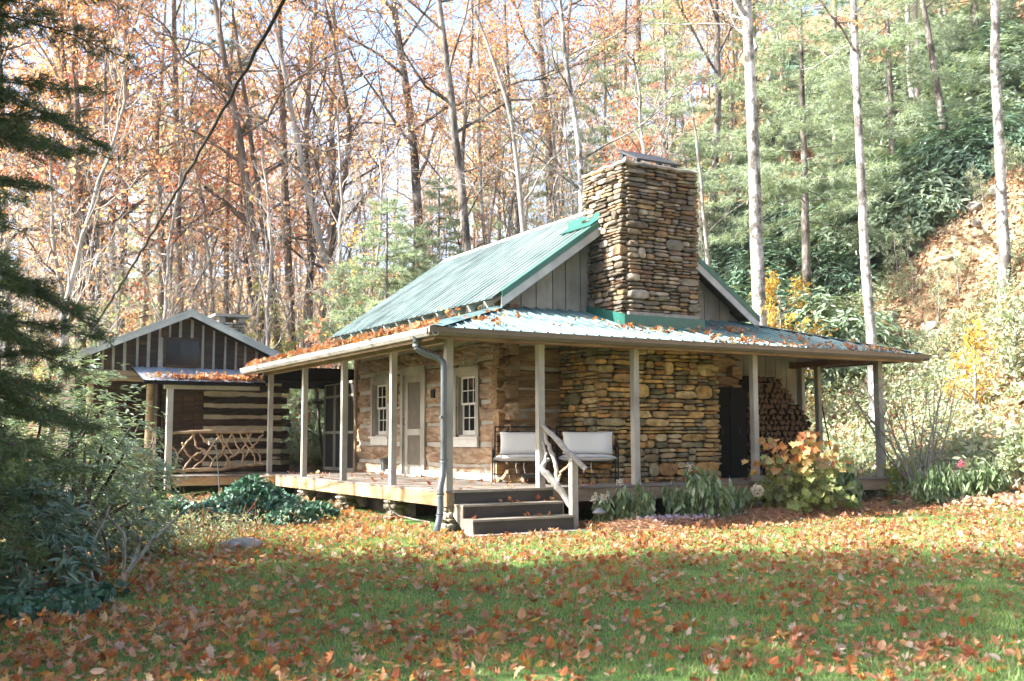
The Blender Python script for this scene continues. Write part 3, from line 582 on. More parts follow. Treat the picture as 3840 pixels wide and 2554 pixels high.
CX0, CX1, CY = 3.19, 5.71, .83      # lower stack
UX0, UX1 = 3.78, 5.31               # upper stack
st = MB()
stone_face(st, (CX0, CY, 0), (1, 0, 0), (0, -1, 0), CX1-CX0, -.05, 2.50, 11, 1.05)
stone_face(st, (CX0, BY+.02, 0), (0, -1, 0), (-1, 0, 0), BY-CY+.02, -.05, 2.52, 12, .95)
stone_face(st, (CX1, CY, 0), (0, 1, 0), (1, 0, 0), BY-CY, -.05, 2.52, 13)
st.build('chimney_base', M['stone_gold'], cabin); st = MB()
up_x0 = lambda z: UX0+.10*max(0, (z-2.6))/2.85
stone_face(st, (UX0+.05, CY, 0), (1, 0, 0), (0, -1, 0), UX1-UX0-.05, 2.62, 5.42, 21, .86)
stone_face(st, (UX0, BY+.12, 0), (0, -1, 0), (-1, 0, 0), BY-CY+.12, 2.62, 5.42, 22, .86)
stone_face(st, (UX1, CY, 0), (0, 1, 0), (1, 0, 0), BY-CY+.12, 2.62, 5.42, 23, .9)
stone_face(st, (UX1, BY+.14, 0), (-1, 0, 0), (0, 1, 0), UX1-UX0, 4.2, 5.42, 24, .9)
chim = st.build('chimney', M['stone'], cabin)
mb = MB(); mb.box((CX0+.02, CY+.02, -.45), (CX1-.02, BY+.02, 2.54)); mb.box((UX0+.02, CY+.021, 2.54), (UX1-.02, BY+.10, 5.40)); mb.build('stone_core', M['mortar'], chim)
mb = MB(); g = np.random.default_rng(3)
for (a, b) in (((UX0-.03, CY-.05), (UX1+.02, CY-.05)), ((UX1+.02, CY-.05), (UX1+.02, BY+.14)), ((UX1+.02, BY+.14), (UX0-.04, BY+.14)), ((UX0-.04, BY+.14), (UX0-.03, CY-.05))):
    k = 9; P = [(a[0]+(b[0]-a[0])*i/(k-1), a[1]+(b[1]-a[1])*i/(k-1), 5.43+g.normal(0, .012)) for i in range(k)]; mb.tube(P, .032+g.normal(0, .006, k), 7)
mb.box((UX0, CY, 5.405), (UX1, BY+.1, 5.45)); mb.build('mortar_crown', M['cement'], chim)
mb = MB()
for x, y, h_ in ((4.2, 1.0, .13), (5.0, 1.0, .13), (4.2, 1.42, .34), (5.0, 1.42, .34)): mb.box((x-.04, y-.04, 5.45), (x+.04, y+.04, 5.45+h_))
vv_ = unit(np.array([0, 1, .5])); mb.bbox((4.60, 1.22, 5.70), (1, 0, 0), vv_, np.cross([1, 0, 0], vv_), .48, .34, .018); mb.build('chimney_cap', M['capmetal'], chim)
# flashing round the foot of the upper stack
def porch_z(x, y): return 2.259+min(.303*(y+.363), .29*(x+.363) if x < 4 else .253*(9.72-x))
mb = MB()
zf = porch_z(4.5, CY-.1)
mb.box((UX0-.09, CY-.115, zf-.04), (UX1+.09, CY-.095, zf+.20)); mb.bbox(((UX0+UX1)/2, CY-.19, zf-.005), (1, 0, 0), (0, 1, .3), (0, -.3, 1), (UX1-UX0)/2+.09, .1, .006)
f1 = mb.build('flashing', M['trim_green'], cabin); f1['label'] = 'dull green flashing at the front foot of the chimney'
mb = MB(); mb.prism([(UX0-.11, CY-.115, zf-.03), (UX0-.11, BY, zf+.29), (UX0-.11, BY, zf+.48), (UX0-.11, CY-.115, zf+.205)], (.02, 0, 0)); mb.build('flashing', M['flash'], cabin)
mb = MB(); mb.box((UX0+.0, CY-.094, zf+.19), (UX1, CY-.03, zf+.26)); mb.build('mortar_band', M['cement'], cabin)
# ---------------------------------------------------------------- gable siding
RZ, RX, SL = 5.05, 4.5, .70
def gable(x0, x1, y, th, zb, top, m, wmin, wmax, seed, name='gable_siding', parent=None, gap=.018, slope=.62, ridge=None):
    g = np.random.default_rng(seed); mb = MB(); x = x0
    while x < x1-.03:
        w_ = g.uniform(wmin, wmax); e = min(x+w_, x1)
        za, zc = top(x+gap/2), top(e-gap/2)
        if min(za, zc) > zb+.02: mb.prism([(x+gap/2, y, zb), (e-gap/2, y, zb), (e-gap/2, y, zc), (x+gap/2, y, za)], (0, th, 0))
        x = e
    return mb
ztop = lambda x: RZ-.10-SL*abs(x-RX)
mb = gable(AX-.02, UX0, BY-.03, .03, 2.90, ztop, 0, .26, .34, 4); 
mb.build('gable_siding', M['siding'], cabin)
mb2 = gable(UX1, AR+.02, BY-.03, .03, 2.90, ztop, 0, .30, .40, 8); mb2.build('gable_siding', M['siding'], cabin)
mb = MB(); mb.prism([(AX, BY+.01, 2.85), (AR, BY+.01, 2.85), (AR, BY+.01, ztop(AR)-.01), (RX, BY+.01, ztop(RX)-.01), (AX, BY+.01, ztop(AX)-.01)], (0, .05, 0)); mb.build('siding_backing', M['darkbox'], cabin)
# ---------------------------------------------------------------- roofs
def panel(mb, o, du, ds, n, u0, u1, lo, hi, major=.229, amp=.028, seed=0, cutlo=None):
    "ribbed metal sheet: o origin, du along the eave, ds up the slope, n normal; lo/hi = slope distance limits as functions of u"
    o, du, ds, n = map(lambda q: np.array(q, float), (o, du, ds, n)); us = []; hs = []
    u = u0-(u0 % major)
    while u < u1+major:
        for a, h in ((0, 1), (.022, 1), (.036, 0), (.070, 0), (.077, .3), (.088, .3), (.095, 0), (.140, 0), (.147, .3), (.158, .3), (.165, 0), (.213, 0), (.229-.004, .9)):
            q = u+a
            if u0 <= q <= u1: us.append(q); hs.append(h*amp)
        u += major
    us = np.array(us); hs = np.array(hs); L = np.array([lo(q) for q in us]); Hh = np.array([hi(q) for q in us]); ok = Hh > L+.01; us, hs, L, Hh = us[ok], hs[ok], L[ok], Hh[ok]
    A = o+us[:, None]*du+L[:, None]*ds+hs[:, None]*n; B = o+us[:, None]*du+Hh[:, None]*ds+hs[:, None]*n; k = len(us)
    V = np.vstack([A, B]); i = np.arange(k-1); mb.add(V, np.stack([i, i+1, i+1+k, i+k], 1))
def slab(mb, pts, n, th, m=0):
    n = np.array(n, float); P = [np.array(p, float)-n*.012 for p in pts]; mb.prism(P, -n*th, m)
# main roof
Y0R, Y1R = 1.50, 9.15; EXL, EXR = 1.60, 7.42; ct = 1/math.hypot(1, SL)
nL = np.array([-SL, 0, 1])*ct; nR = np.array([SL, 0, 1])*ct; dL = np.array([1, 0, SL])*ct; dR = np.array([-1, 0, SL])*ct
LL = (RX-EXL)/ct; LR = (EXR-RX)/ct
mb = MB()
chs = lambda u: (UX0-.02-EXL)/ct
panel(mb, (EXL, Y0R, RZ-SL*(RX-EXL)), (0, 1, 0), dL, nL, 0, Y1R-Y0R, lambda u: 0, lambda u: LL if u > BY+.2-Y0R else chs(u))
panel(mb, (EXR, Y0R, RZ-SL*(EXR-RX)), (0, 1, 0), dR, nR, 0, Y1R-Y0R, lambda u: 0, lambda u: LR if u > BY+.2-Y0R else (EXR-UX1-.03)/ct)
roof = mb.build('roof', M['roof'], cabin)
mb = MB()
slab(mb, [(EXL+.02, BY+.18, RZ-SL*(RX-EXL-.02)), (RX, BY+.18, RZ), (RX, Y1R-.02, RZ), (EXL+.02, Y1R-.02, RZ-SL*(RX-EXL-.02))], nL, .03)
slab(mb, [(EXR-.02, BY+.18, RZ-SL*(EXR-RX-.02)), (RX, BY+.18, RZ), (RX, Y1R-.02, RZ), (EXR-.02, Y1R-.02, RZ-SL*(EXR-RX-.02))], nR, .03)
slab(mb, [(EXL+.02, Y0R+.02, RZ-SL*(RX-EXL-.02)), (UX0-.03, Y0R+.02, RZ-SL*(RX-UX0+.03)), (UX0-.03, BY+.18, RZ-SL*(RX-UX0+.03)), (EXL+.02, BY+.18, RZ-SL*(RX-EXL-.02))], nL, .03)
slab(mb, [(EXR-.02, Y0R+.02, RZ-SL*(EXR-RX-.02)), (UX1+.05, Y0R+.02, RZ-SL*(UX1+.05-RX)), (UX1+.05, BY+.18, RZ-SL*(UX1+.05-RX)), (EXR-.02, BY+.18, RZ-SL*(EXR-RX-.02))], nR, .03)
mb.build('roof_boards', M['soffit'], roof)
y = Y0R+.35
while y < Y1R-.2:
    mb = MB()
    mb.beam((EXL+.05, y, RZ-SL*(RX-EXL-.05)-.105), (EXL+.75, y, RZ-SL*(RX-EXL-.75)-.105), .05, .12); mb.build('rafter', M['rake_paint'], roof); y += .61
mb = MB(); mb.beam((EXR-.05, BY+.15, RZ-SL*(EXR-.05-RX)-.12), (AR-.1, BY+.15, RZ-SL*(AR-.1-RX)-.14), .05, .12); mb.build('rafter', M['rake_paint'], roof)
# rake boards and green trim
for (xa, xb, nm) in ((EXL+.14, UX0-.05, 'l'), (EXR-.02, UX1+.04, 'r')):
    za, zb = RZ-SL*abs(xa-RX), RZ-SL*abs(xb-RX)
    mb = MB(); mb.prism([(xa, Y0R-.03, za-.245), (xb, Y0R-.03, zb-.245), (xb, Y0R-.03, zb-.07), (xa, Y0R-.03, za-.07)], (0, .03, 0)); mb.build('rake_board', M['rake_paint'], roof)
    mb = MB(); mb.prism([(xa, Y0R-.045, za-.085), (xb, Y0R-.045, zb-.085), (xb, Y0R-.045, zb+.02), (xa, Y0R-.045, za+.02)], (0, .014, 0))
    mb.prism([(xa, Y0R-.045, za+.021), (xb, Y0R-.045, zb+.021), (xb, Y0R+.10, zb+.034), (xa, Y0R+.10, za+.034)], (0, 0, .004)); mb.build('rake_trim', M['trim_green'], roof)
# ridge cap and the short bright cap against the chimney
mb = MB()
mb.prism([(RX-.17, BY+.15, RZ-.17*SL+.022), (RX, BY+.15, RZ+.03), (RX+.17, BY+.15, RZ-.17*SL+.022), (RX+.17, BY+.15, RZ-.17*SL+.028), (RX, BY+.15, RZ+.036), (RX-.17, BY+.15, RZ-.17*SL+.028)], (0, Y1R-BY-.15, 0)); mb.build('ridge_cap', M['roof'], roof)
mb = MB(); zc = RZ-SL*(RX-UX0); 
mb.prism([(UX0-.06, Y0R-.02, zc-.02), (UX0-.06, BY+.6, zc-.02), (UX0-.06, BY+.6, zc+.13), (UX0-.06, Y0R-.02, zc+.13)], (.02, 0, 0))
mb.bbox((UX0-.16, (Y0R+BY+.6)/2-.01, zc-.055), (ct, 0, SL*ct), (0, 1, 0), (-SL*ct, 0, ct), .12, (BY+.62-Y0R)/2, .006); mb.build('chimney_flashing', M['flash'], roof)
mb = MB(); mb.tube([(2.95+.75, Y0R-.035, 4.36), (2.95+.75, Y0R-.075, 4.36)], .035, 12); mb.tube([(3.70, Y0R-.075, 4.36), (3.70, Y0R-.10, 4.355)], .026, 12)
sec = mb.build('security_camera', [M['white'], M['black']], roof); mb = MB(); mb.tube([(3.70, Y0R-.1005, 4.355), (3.70, Y0R-.108, 4.355)], .02, 12); mb.build('lens', M['black'], sec)
# porch roof: front slope, left slope, right slope
GZ, GX = 2.259, -.363; PT = 2.955; XE = 9.72
s1 = (PT-GZ)/(BY-GX); n1 = unit(np.array([0, -s1, 1])); d1 = unit(np.array([0, 1, s1])); L1 = math.hypot(BY-GX, PT-GZ)
s2 = (PT-GZ)/(AX-GX); n2 = unit(np.array([-s2, 0, 1])); d2 = unit(np.array([1, 0, s2])); L2 = math.hypot(AX-GX, PT-GZ)
s3 = (PT-GZ)/(XE-AR); n3 = unit(np.array([s3, 0, 1])); d3 = unit(np.array([-1, 0, s3])); L3 = math.hypot(XE-AR, PT-GZ)
def hi1(u):
    x = u+GX; 
    if x < AX: return L1*(x-GX)/(AX-GX)
    if x > AR: return L1*(XE-x)/(XE-AR)
    if UX0-.1 < x < UX1+.1: return L1*(CY-.1-GX)/(BY-GX)
    return L1
mb = MB(); panel(mb, (GX, GX, GZ), (1, 0, 0), d1, n1, 0.0, XE-GX, lambda u: 0, hi1); pr1 = mb.build('porch_roof', M['roof_front'], cabin)
pr1['label'] = 'front slope of the porch roof dotted with leaves'
mb = MB(); YE2 = 9.1
panel(mb, (GX, GX, GZ), (0, 1, 0), d2, n2, 0.0, YE2-GX, lambda u: 0, lambda u: L2*min(1, u/(BY-GX))); pr2 = mb.build('porch_roof', M['roof_front'], cabin); pr2['label'] = 'long side slope of the porch roof edged with leaf litter'
mb = MB(); panel(mb, (XE, GX, GZ), (0, 1, 0), d3, n3, 0.0, 2.85, lambda u: 0, lambda u: L3*min(1, u/(BY-GX))); pr3 = mb.build('porch_roof', M['roof_front'], cabin)
mb = MB()
slab(mb, [(GX+.02, GX+.02, GZ), (XE-.02, GX+.02, GZ), (AR, BY, PT-.005), (AX, BY, PT-.005)], n1, .02)
slab(mb, [(GX+.02, GX+.02, GZ), (AX, BY, PT-.005), (AX, YE2, PT-.005), (GX+.02, YE2, GZ)], n2, .02)
slab(mb, [(XE-.02, GX+.02, GZ), (XE-.02, GX+2.85, GZ), (AR, GX+2.85, PT-.005), (AR, BY, PT-.005)], n3, .02)
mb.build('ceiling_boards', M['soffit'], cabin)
# hip caps
for (a, b) in (((GX, GX, GZ), (AX, BY, PT)), ((XE, GX, GZ), (AR, BY, PT))):
    mb = MB(); a, b = np.array(a), np.array(b); u = unit(b-a); sd_ = unit(np.cross(u, [0, 0, 1])); 
    for sgn in (-1, 1):
        q = a+[0, 0, .036]; r_ = b+[0, 0, .036]; o1 = sd_*sgn*.13+np.array([0, 0, -.024]); mb.add([q, r_, r_+o1, q+o1, q+[0, 0, .004], r_+[0, 0, .004], r_+o1+[0, 0, .004], q+o1+[0, 0, .004]], [[0,1,2,3],[4,7,6,5],[0,4,5,1],[1,5,6,2],[2,6,7,3],[3,7,4,0]])
    mb.build('hip_cap', M['roof_front'], cabin)
# gutters
def gutter(mb, a, b, out):
    a = np.array(a, float); b = np.array(b, float); out = np.array(out, float)
    prof = [(0, 0), (0, -.10), (.075, -.10), (.11, -.055), (.115, 0), (.105, 0), (.10, -.05), (.07, -.09), (.01, -.09), (.01, 0)]
    P = [a+out*p+np.array([0, 0, z]) for p, z in prof]; mb.prism(P, b-a)
    P = [a+out*p+np.array([0, 0, z]) for p, z in ((.105, .0), (.125, .0), (.125, .012), (.105, .012))]; mb.prism(P, b-a)
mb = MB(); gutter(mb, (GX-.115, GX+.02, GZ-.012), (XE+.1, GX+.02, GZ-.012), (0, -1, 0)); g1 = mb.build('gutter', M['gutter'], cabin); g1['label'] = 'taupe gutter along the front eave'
mb = MB(); gutter(mb, (GX+.02, GX-.09, GZ-.012), (GX+.02, YE2, GZ-.02), (-1, 0, 0)); g2 = mb.build('gutter', M['gutter_sunlit'], cabin); g2['label'] = 'gutter along the side eave with sunlight put into its pale colour'
mb = MB(); gutter(mb, (XE-.02, GX-.09, GZ-.012), (XE-.02, 2.5, GZ-.012), (1, 0, 0)); mb.build('gutter', M['gutter'], cabin)
mb = MB(); mb.box((GX+.021, GX+.03, GZ-.15), (XE-.02, GX+.05, GZ-.015)); mb.build('eave_fascia', M['beam_tan'], cabin)
mb = MB(); mb.box((GX+.025, GX+.051, GZ-.16), (GX+.045, YE2, GZ-.015)); mb.build('eave_fascia', M['beam_tan'], cabin)
# posts and beams
PL = [0.06, 2.12, 4.30, 6.45, 8.70]; PR = [1.63, 3.40, 5.93, 9.04]; PW = .048
def post(x, y, top, w_=PW, lab=None, z0=0.0):
    mb = MB(); mb.box((x-w_, y-w_, z0), (x+w_, y+w_, top)); mb.box((x-w_-.004, y-w_-.004, z0), (x+w_+.004, y+w_+.004, z0+.03)) if False else None
    o = mb.build('porch_post', M['paint'], cabin)
    if lab: o['label'] = lab
    return o
post(.07, .07, 2.20, .052, 'corner porch post behind the downspout')
for y in PL[1:]: post(.06+PW, y, 2.11)
for x in PR: post(x, .06+PW, 2.14, .052 if x < 9 else .06)
post(9.04, 1.6, 2.14)
mb = MB(); mb.box((.03, .13, 2.11), (.14, 9.05, 2.24)); mb.build('side_beam', M['beam_tan'], cabin)
mb = MB(); mb.box((.03, .04, 2.14), (9.25, .13, 2.27)); mb.build('front_beam', M['beam_red'], cabin)
mb = MB(); mb.box((8.98, .14, 2.14), (9.10, 2.4, 2.26)); mb.build('end_beam', M['beam_red'], cabin)
mb = MB()
for i in range(15):
    x = .35+i*.61
    if UX0-.2 < x < UX1+.2 or x > AR: continue
    if x > AX: mb.beam((x, GX+.07, GZ-.09), (x, BY-.05, PT-.09), .045, .10)
for i in range(12):
    y = 2.2+i*.61; mb.beam((GX+.07, y, GZ-.09), (AX-.05, y, PT-.09), .045, .10)
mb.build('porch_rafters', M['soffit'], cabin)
# downspout
mb = MB()
mb.tube([(-.40, .16, 2.19), (-.40, .155, 2.10), (-.395, .15, 2.03), (-.35, .13, 1.97), (-.25, .09, 1.92), (-.13, .03, 1.88), (-.055, -.005, 1.81), (-.04, -.01, 1.72), (-.04, -.01, .42), (-.045, -.01, .30), (-.07, -.04, .20), (-.11, -.07, .10), (-.125, -.08, 0), (-.12, -.08, -.2), (-.135, -.09, -.35), (-.19, -.14, -.46), (-.235, -.18, -.55)], .047, 14)
dsp = mb.build('downspout', M['pipe'], cabin)
mb = MB()
for (a, b) in (((-.40, .156, 2.10), (-.395, .15, 2.03)), ((-.04, -.01, .44), (-.04, -.01, .40)), ((-.124, -.08, -.03), (-.12, -.08, -.06)), ((-.135, -.09, -.31), (-.135, -.09, -.34))): mb = MB(); mb.tube([a, b], .057, 14); mb.build('pipe_band', M['pipe'], dsp)
mb = MB()
for i in range(9):
    t = i/8; mb.tube([(-.39+.27*t, .148-.12*t, 2.02-.13*t), (-.385+.27*t, .146-.12*t, 2.01-.13*t)], .055, 12)
mb.build('ribbed_elbow', M['pipe'], dsp)
mb = MB(); mb.box((-.10, -.04, 1.02), (-.03, .02, 1.05)); mb.build('pipe_strap', M['pipe'], dsp)
# ---------------------------------------------------------------- deck
mb = MB(); x = 0.0
while x < AX+.3: mb.box((x+.004, .0, -.03), (x+.136, 9.0, 0)); x += .14
mb.build('side_deck', M['deck'], cabin)
mb = MB(); y = -.02; x = AX+.305
while y < BY+.55: mb.box((x, y+.004, -.031), (9.14, y+.136, -.001)); y += .14
mb.build('front_deck', M['deck_x'], cabin)
mb = MB(); mb.box((-.005, -.025, -.0305), (AX+.3, -.004, -.0005)) if False else None
for i in range(4):
    a, b = i*2.1, min((i+1)*2.1, 7.95)
    mb.box((.01, a+.002, -.225), (.045, b-.002, -.035))
mb.build('side_fascia', M['fascia'], cabin)
mb = MB(); mb.box((.046, .0, -.22), (9.12, .035, -.036)); mb.build('front_fascia', M['beam_tan'], cabin)
mb = MB(); mb.box((9.085, .036, -.22), (9.12, 2.4, -.036))
for i in range(14): mb.box((.07, .5+i*.61, -.2), (AX+.2, .54+i*.61, -.04))
mb.build('joists', M['beam_tan'], cabin)
def pier(x, y, zt, w_, seed, lab=None, mat='stone_pale', wide=1.25):
    g = np.random.default_rng(seed); mb = MB(); zb = H(x, y)-.12; z = zb
    while z < zt-.01:
        h_ = min(g.uniform(.05, .10), zt-z); ww = w_*(1+(wide-1)*(zt-z)/(zt-zb))*g.uniform(.85, 1.12)
        for (ux, uy) in ((-1, 0), (0, -1), (1, 0), (0, 1)):
            n_ = np.array([ux, uy, 0.]); u_ = np.array([-uy, ux, 0.])
            rstone(mb, np.array([x, y, z+h_/2])+n_*ww*.45+u_*g.normal(0, .02), u_, np.array([0, 0, 1.]), n_, ww*g.uniform(.45, .6), h_/2-.003, ww*.3, g)
        z += h_
    mb.box((x-w_*.5, y-w_*.5, zb), (x+w_*.5, y+w_*.5, zt-.01)); o = mb.build('stone_pier', M[mat], cabin)
    if lab: o['label'] = lab
for i, y in enumerate(PL[:4]): pier(.20 if i else .17, y+.05 if i else .14, -.226 if i else -.04, .20 if i else .17, 30+i, 'tall stone pier under the porch corner' if i == 0 else None)
for i, x in enumerate((3.4, 5.9, 7.5, 9.0)): pier(x, .22, -.226, .19, 40+i)
mb = MB(); mb.box((.6, 2.3, -.9), (AR, YB, -.24)); mb.build('crawl_space_wall', M['mortar'], cabin)
# ---------------------------------------------------------------- steps
stp = MB(); 
for (z, ya, yb) in ((-.19, -.31, .0), (-.375, -.60, -.27)): stp.box((.115, ya, z-.028), (1.79, yb, z))
stp.box((.10, -.035, -.032), (1.80, -.0255, -.002))
steps = stp.build('porch_steps', M['tread'], cabin)
mb = MB()
for (za, zb, y) in ((-.19, -.034, -.02), (-.375, -.22, -.285), (-.57, -.405, -.575)): mb.box((.14, y, za), (1.77, y+.02, zb))
mb.build('risers', M['riser'], steps)
for x in (.12, 1.765):
    mb = MB(); mb.prism([(x, -.60, -.60), (x, -.575, -.404), (x, -.29, -.404), (x, -.285, -.219), (x, -.002, -.219), (x, -.002, -.035), (x, .03, -.035), (x, .03, -.34), (x, -.42, -.62)], (.022, 0, 0)); mb.build('stringer', M['tread'], steps)
mb = MB(); mb.box((.05, -.80, -.63), (2.25, -.55, -.572)); mb.build('step_slab', M['concrete'], steps)
# driftwood handrail beside the steps
hr = MB(); hr.box((1.80, -.50, -.62), (1.90, -.40, .44)); rail = hr.build('handrail_post', M['paint'], cabin)
def stick(pts, r, n=7, seed=0, knob=.12):
    g = np.random.default_rng(seed); P = np.array(pts, float); t = np.linspace(0, 1, len(P)); k = len(P)*4; tt = np.linspace(0, 1, k)
    Q = np.stack([np.interp(tt, t, P[:, i]) for i in range(3)], 1); Q[1:-1] = (Q[:-2]+Q[1:-1]*2+Q[2:])/4; Q[1:-1] += g.normal(0, .006, (k-2, 3))
    rr = np.interp(tt, np.linspace(0, 1, len(np.atleast_1d(r))), np.atleast_1d(r))*(1+g.normal(0, knob, k)*.6); return Q, rr
def addstick(mb, pts, r, seed=0, n=7): Q, rr = stick(pts, r, n, seed); mb.tube(Q, rr, n)
mb = MB(); addstick(mb, [(1.60, .02, .93), (1.70, -.20, .74), (1.80, -.43, .50), (1.93, -.66, .28)], [.030, .042, .045, .038], 1, 9); mb.build('handrail_branch', M['drift'], rail)
mb = MB(); addstick(mb, [(1.71, .0, .42), (1.60, -.04, .36), (1.54, -.08, .28), (1.64, -.22, .10), (1.72, -.30, -.02), (1.84, -.40, -.26)], [.03, .035, .05, .055, .055, .04], 2, 9); mb.build('handrail_branch', M['drift'], rail)
mb = MB(); addstick(mb, [(1.61, -.02, .84), (1.66, -.10, .58), (1.70, -.20, .36), (1.70, -.27, .10)], [.022, .032, .03, .03], 3); mb.build('handrail_branch', M['drift'], rail)
mb = MB(); addstick(mb, [(1.60, .0, .68), (1.63, -.05, .52), (1.61, -.06, .37)], [.012, .02, .026], 4); mb.build('handrail_branch', M['drift'], rail)
mb = MB(); addstick(mb, [(1.71, -.27, .12), (1.73, -.30, .24), (1.82, -.42, .36)], [.022, .02, .018], 5); mb.build('handrail_branch', M['twig'], rail)
# ---------------------------------------------------------------- woodshed end of the porch
mb = MB(); x = AR+.12
g = np.random.default_rng(5)
while x < 9.2: e = min(x+g.uniform(.27, .33), 9.24); mb.box((x, 2.30, .0), (e-.02, 2.33, 2.85-.25*(x-AR))); x = e
mb.build('shed_siding', M['siding'], cabin)
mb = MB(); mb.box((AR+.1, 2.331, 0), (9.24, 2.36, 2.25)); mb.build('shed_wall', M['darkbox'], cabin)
mb = MB(); mb.box((9.24, 2.22, .0), (9.32, 2.36, 2.2)); mb.build('shed_corner_board', M['paint'], cabin)
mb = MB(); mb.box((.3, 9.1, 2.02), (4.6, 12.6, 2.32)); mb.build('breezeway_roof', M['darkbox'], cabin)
# screened panels at the far end of the side porch
def screen(y0, y1, zt=2.05, mid=.88, top=1.72, lab=None, x=AX):
    fr = MB(); w_ = .05
    for a, b in ((y0, y0+w_), (y1-w_, y1)): fr.box((x-.02, a, .0), (x+.03, b, zt))
    for a, b in ((.0, .08), (mid-.03, mid+.03), (top-.03, top+.03), (zt-.06, zt)): fr.box((x-.018, y0+w_, a), (x+.028, y1-w_, b))
    p = fr.build('screen_panel', M['paint'], cabin); s_3 = MB()
    for a, b in ((.08, mid-.03), (mid+.03, top-.03), (top+.03, zt-.06)): s_3.box((x, y0+w_, a), (x+.004, y1-w_, b))
    s_3.build('screen_mesh', M['screen_dark'], p)
screen(8.62, 9.12); screen(9.14, 9.9); screen(9.92, 10.6)
mb = MB(); mb.box((AX-.05, 8.50, 0), (AX+.08, 8.61, 2.95)); mb.build('corner_board', M['beam_tan'], cabin)
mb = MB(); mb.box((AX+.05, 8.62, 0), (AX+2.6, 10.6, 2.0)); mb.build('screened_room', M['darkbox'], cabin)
mb = MB(); mb.box((.0, 9.02, -.05), (4.6, 12.4, -.02)); mb.build('breezeway_deck', M['deck'], cabin)
# ================================================================== the small log cabin on the left
SY = 10.35; RXS, RZS, SLS = -1.32, 3.56, .447
small = thing('small_log_cabin', 'small dark log cabin with slab gable and rustic twig porch rail', 'cabin', (-1.3, 12, -.6))
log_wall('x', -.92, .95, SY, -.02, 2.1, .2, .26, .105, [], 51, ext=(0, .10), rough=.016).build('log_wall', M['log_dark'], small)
mb = MB(); mb.box((-.90, SY+.035, -.3), (.88, SY+.15, 2.1)); mb.build('chinking', M['chink_tan'], small)
mb = MB(); 
for i in range(8):
    log_mb(mb, 'x', -3.08 if i > 2 else -3.1, -1.98, SY, -.2+.26*i if i < 3 else -.2+.26*i, -.2+.26*i+.185, .18, 600+i) if i < 3 else None
mb.build('lower_log_wall', M['log_tan'], small)
mb = MB(); mb.box((-3.05, SY+.03, -.5), (-2.0, SY+.14, .56)); mb.build('lower_chinking', M['chink'], small)
mb = MB(); log_mb(mb, 'x', -3.55, -1.95, SY-.05, 1.99, 2.21, .22, 77, rough=.01); mb.build('plate_log', M['log_tan'], small)
mb = MB(); addstick(mb, [(-2.08, SY, -.6), (-2.08, SY, 2.0)], [.075, .08, .07], 7, 9); mb.build('log_post', M['log_tan'], small)
mb = MB(); addstick(mb, [(-3.3, SY, -.6), (-3.3, SY, 2.0)], [.075, .08, .07], 8, 9); mb.build('log_post', M['log_tan'], small)
mb = MB(); mb.box((-3.4, 12.0, -1.0), (.8, 15, 2.4)); mb.box((-1.86, SY+.3, -.3), (-1.8, 12, 2.1)); mb.build('back_room', M['log_dark'], small)
mb = MB()
for i in range(4): mb.box((-1.80+.23*i, SY+.05, -.02), (-1.58+.23*i, SY+.08, 2.0))
mb.build('plank_door', M['log_dark'], small)
# vertical slab gable with pale chinking strips
zs = lambda x: RZS-.12-SLS*abs(x-RXS); g = np.random.default_rng(2); mb = MB(); ch = MB(); x = -3.5
while x < .72:
    w_ = g.uniform(.15, .20); e = x+w_; zb = 2.22
    if not (e > -1.80 and x < -1.04):
        lo = zb
        mb.prism([(x, SY-.05, lo), (e, SY-.05, lo), (e+g.normal(0, .008), SY-.05, max(lo+.01, zs(e))), (x+g.normal(0, .008), SY-.05, max(lo+.01, zs(x)))], (0, .04, 0))
    else: mb.prism([(x, SY-.05, 2.98), (e, SY-.05, 2.98), (e, SY-.05, zs(e)), (x, SY-.05, zs(x))], (0, .04, 0))
    x = e+g.uniform(.05, .075)
mb.build('gable_slab', M['log_dark'], small)
ch.prism([(-3.55, SY-.028, 2.21), (.75, SY-.028, 2.21), (.75, SY-.028, zs(.75)), (RXS, SY-.028, zs(RXS)), (-3.55, SY-.028, zs(-3.55))], (0, .05, 0)); ch.build('gable_chinking', M['chink'], small)
fr = MB(); 
for a, b in (((-1.83, 2.32), (-1.78, 2.98)), ((-1.06, 2.32), (-1.01, 2.98)), ((-1.779, 2.93), (-1.061, 2.98)), ((-1.779, 2.32), (-1.061, 2.36))): fr.box((a[0], SY-.08, a[1]), (b[0], SY-.052, b[1]))
gw = fr.build('window', M['log_dark'], small); mb = MB(); mb.box((-1.775, SY-.06, 2.365), (-1.065, SY-.053, 2.925)); mb.build('pane', M['glass'], gw)
mb = MB(); YF, YBk = 9.93, 15.2; cs = 1/math.hypot(1, SLS); nA = np.array([-SLS, 0, 1])*cs; nB = np.array([SLS, 0, 1])*cs
panel(mb, (-3.80, YF, RZS-SLS*(RXS+3.80)), (0, 1, 0), np.array([1, 0, SLS])*cs, nA, 0, YBk-YF, lambda u: 0, lambda u: (RXS+3.80)/cs, .229, .014)
panel(mb, (.70, YF, RZS-SLS*(.70-RXS)), (0, 1, 0), np.array([-1, 0, SLS])*cs, nB, 0, YBk-YF, lambda u: 0, lambda u: (.70-RXS)/cs, .229, .014)
srf = mb.build('roof', M['roof_pale'], small)
mb = MB(); slab(mb, [(-3.78, YF+.02, RZS-SLS*(RXS+3.78)), (RXS, YF+.02, RZS), (RXS, YBk, RZS), (-3.78, YBk, RZS-SLS*(RXS+3.78))], nA, .03); slab(mb, [(.68, YF+.02, RZS-SLS*(.68-RXS)), (RXS, YF+.02, RZS), (RXS, YBk, RZS), (.68, YBk, RZS-SLS*(.68-RXS))], nB, .03); mb.build('roof_boards', M['soffit'], srf)
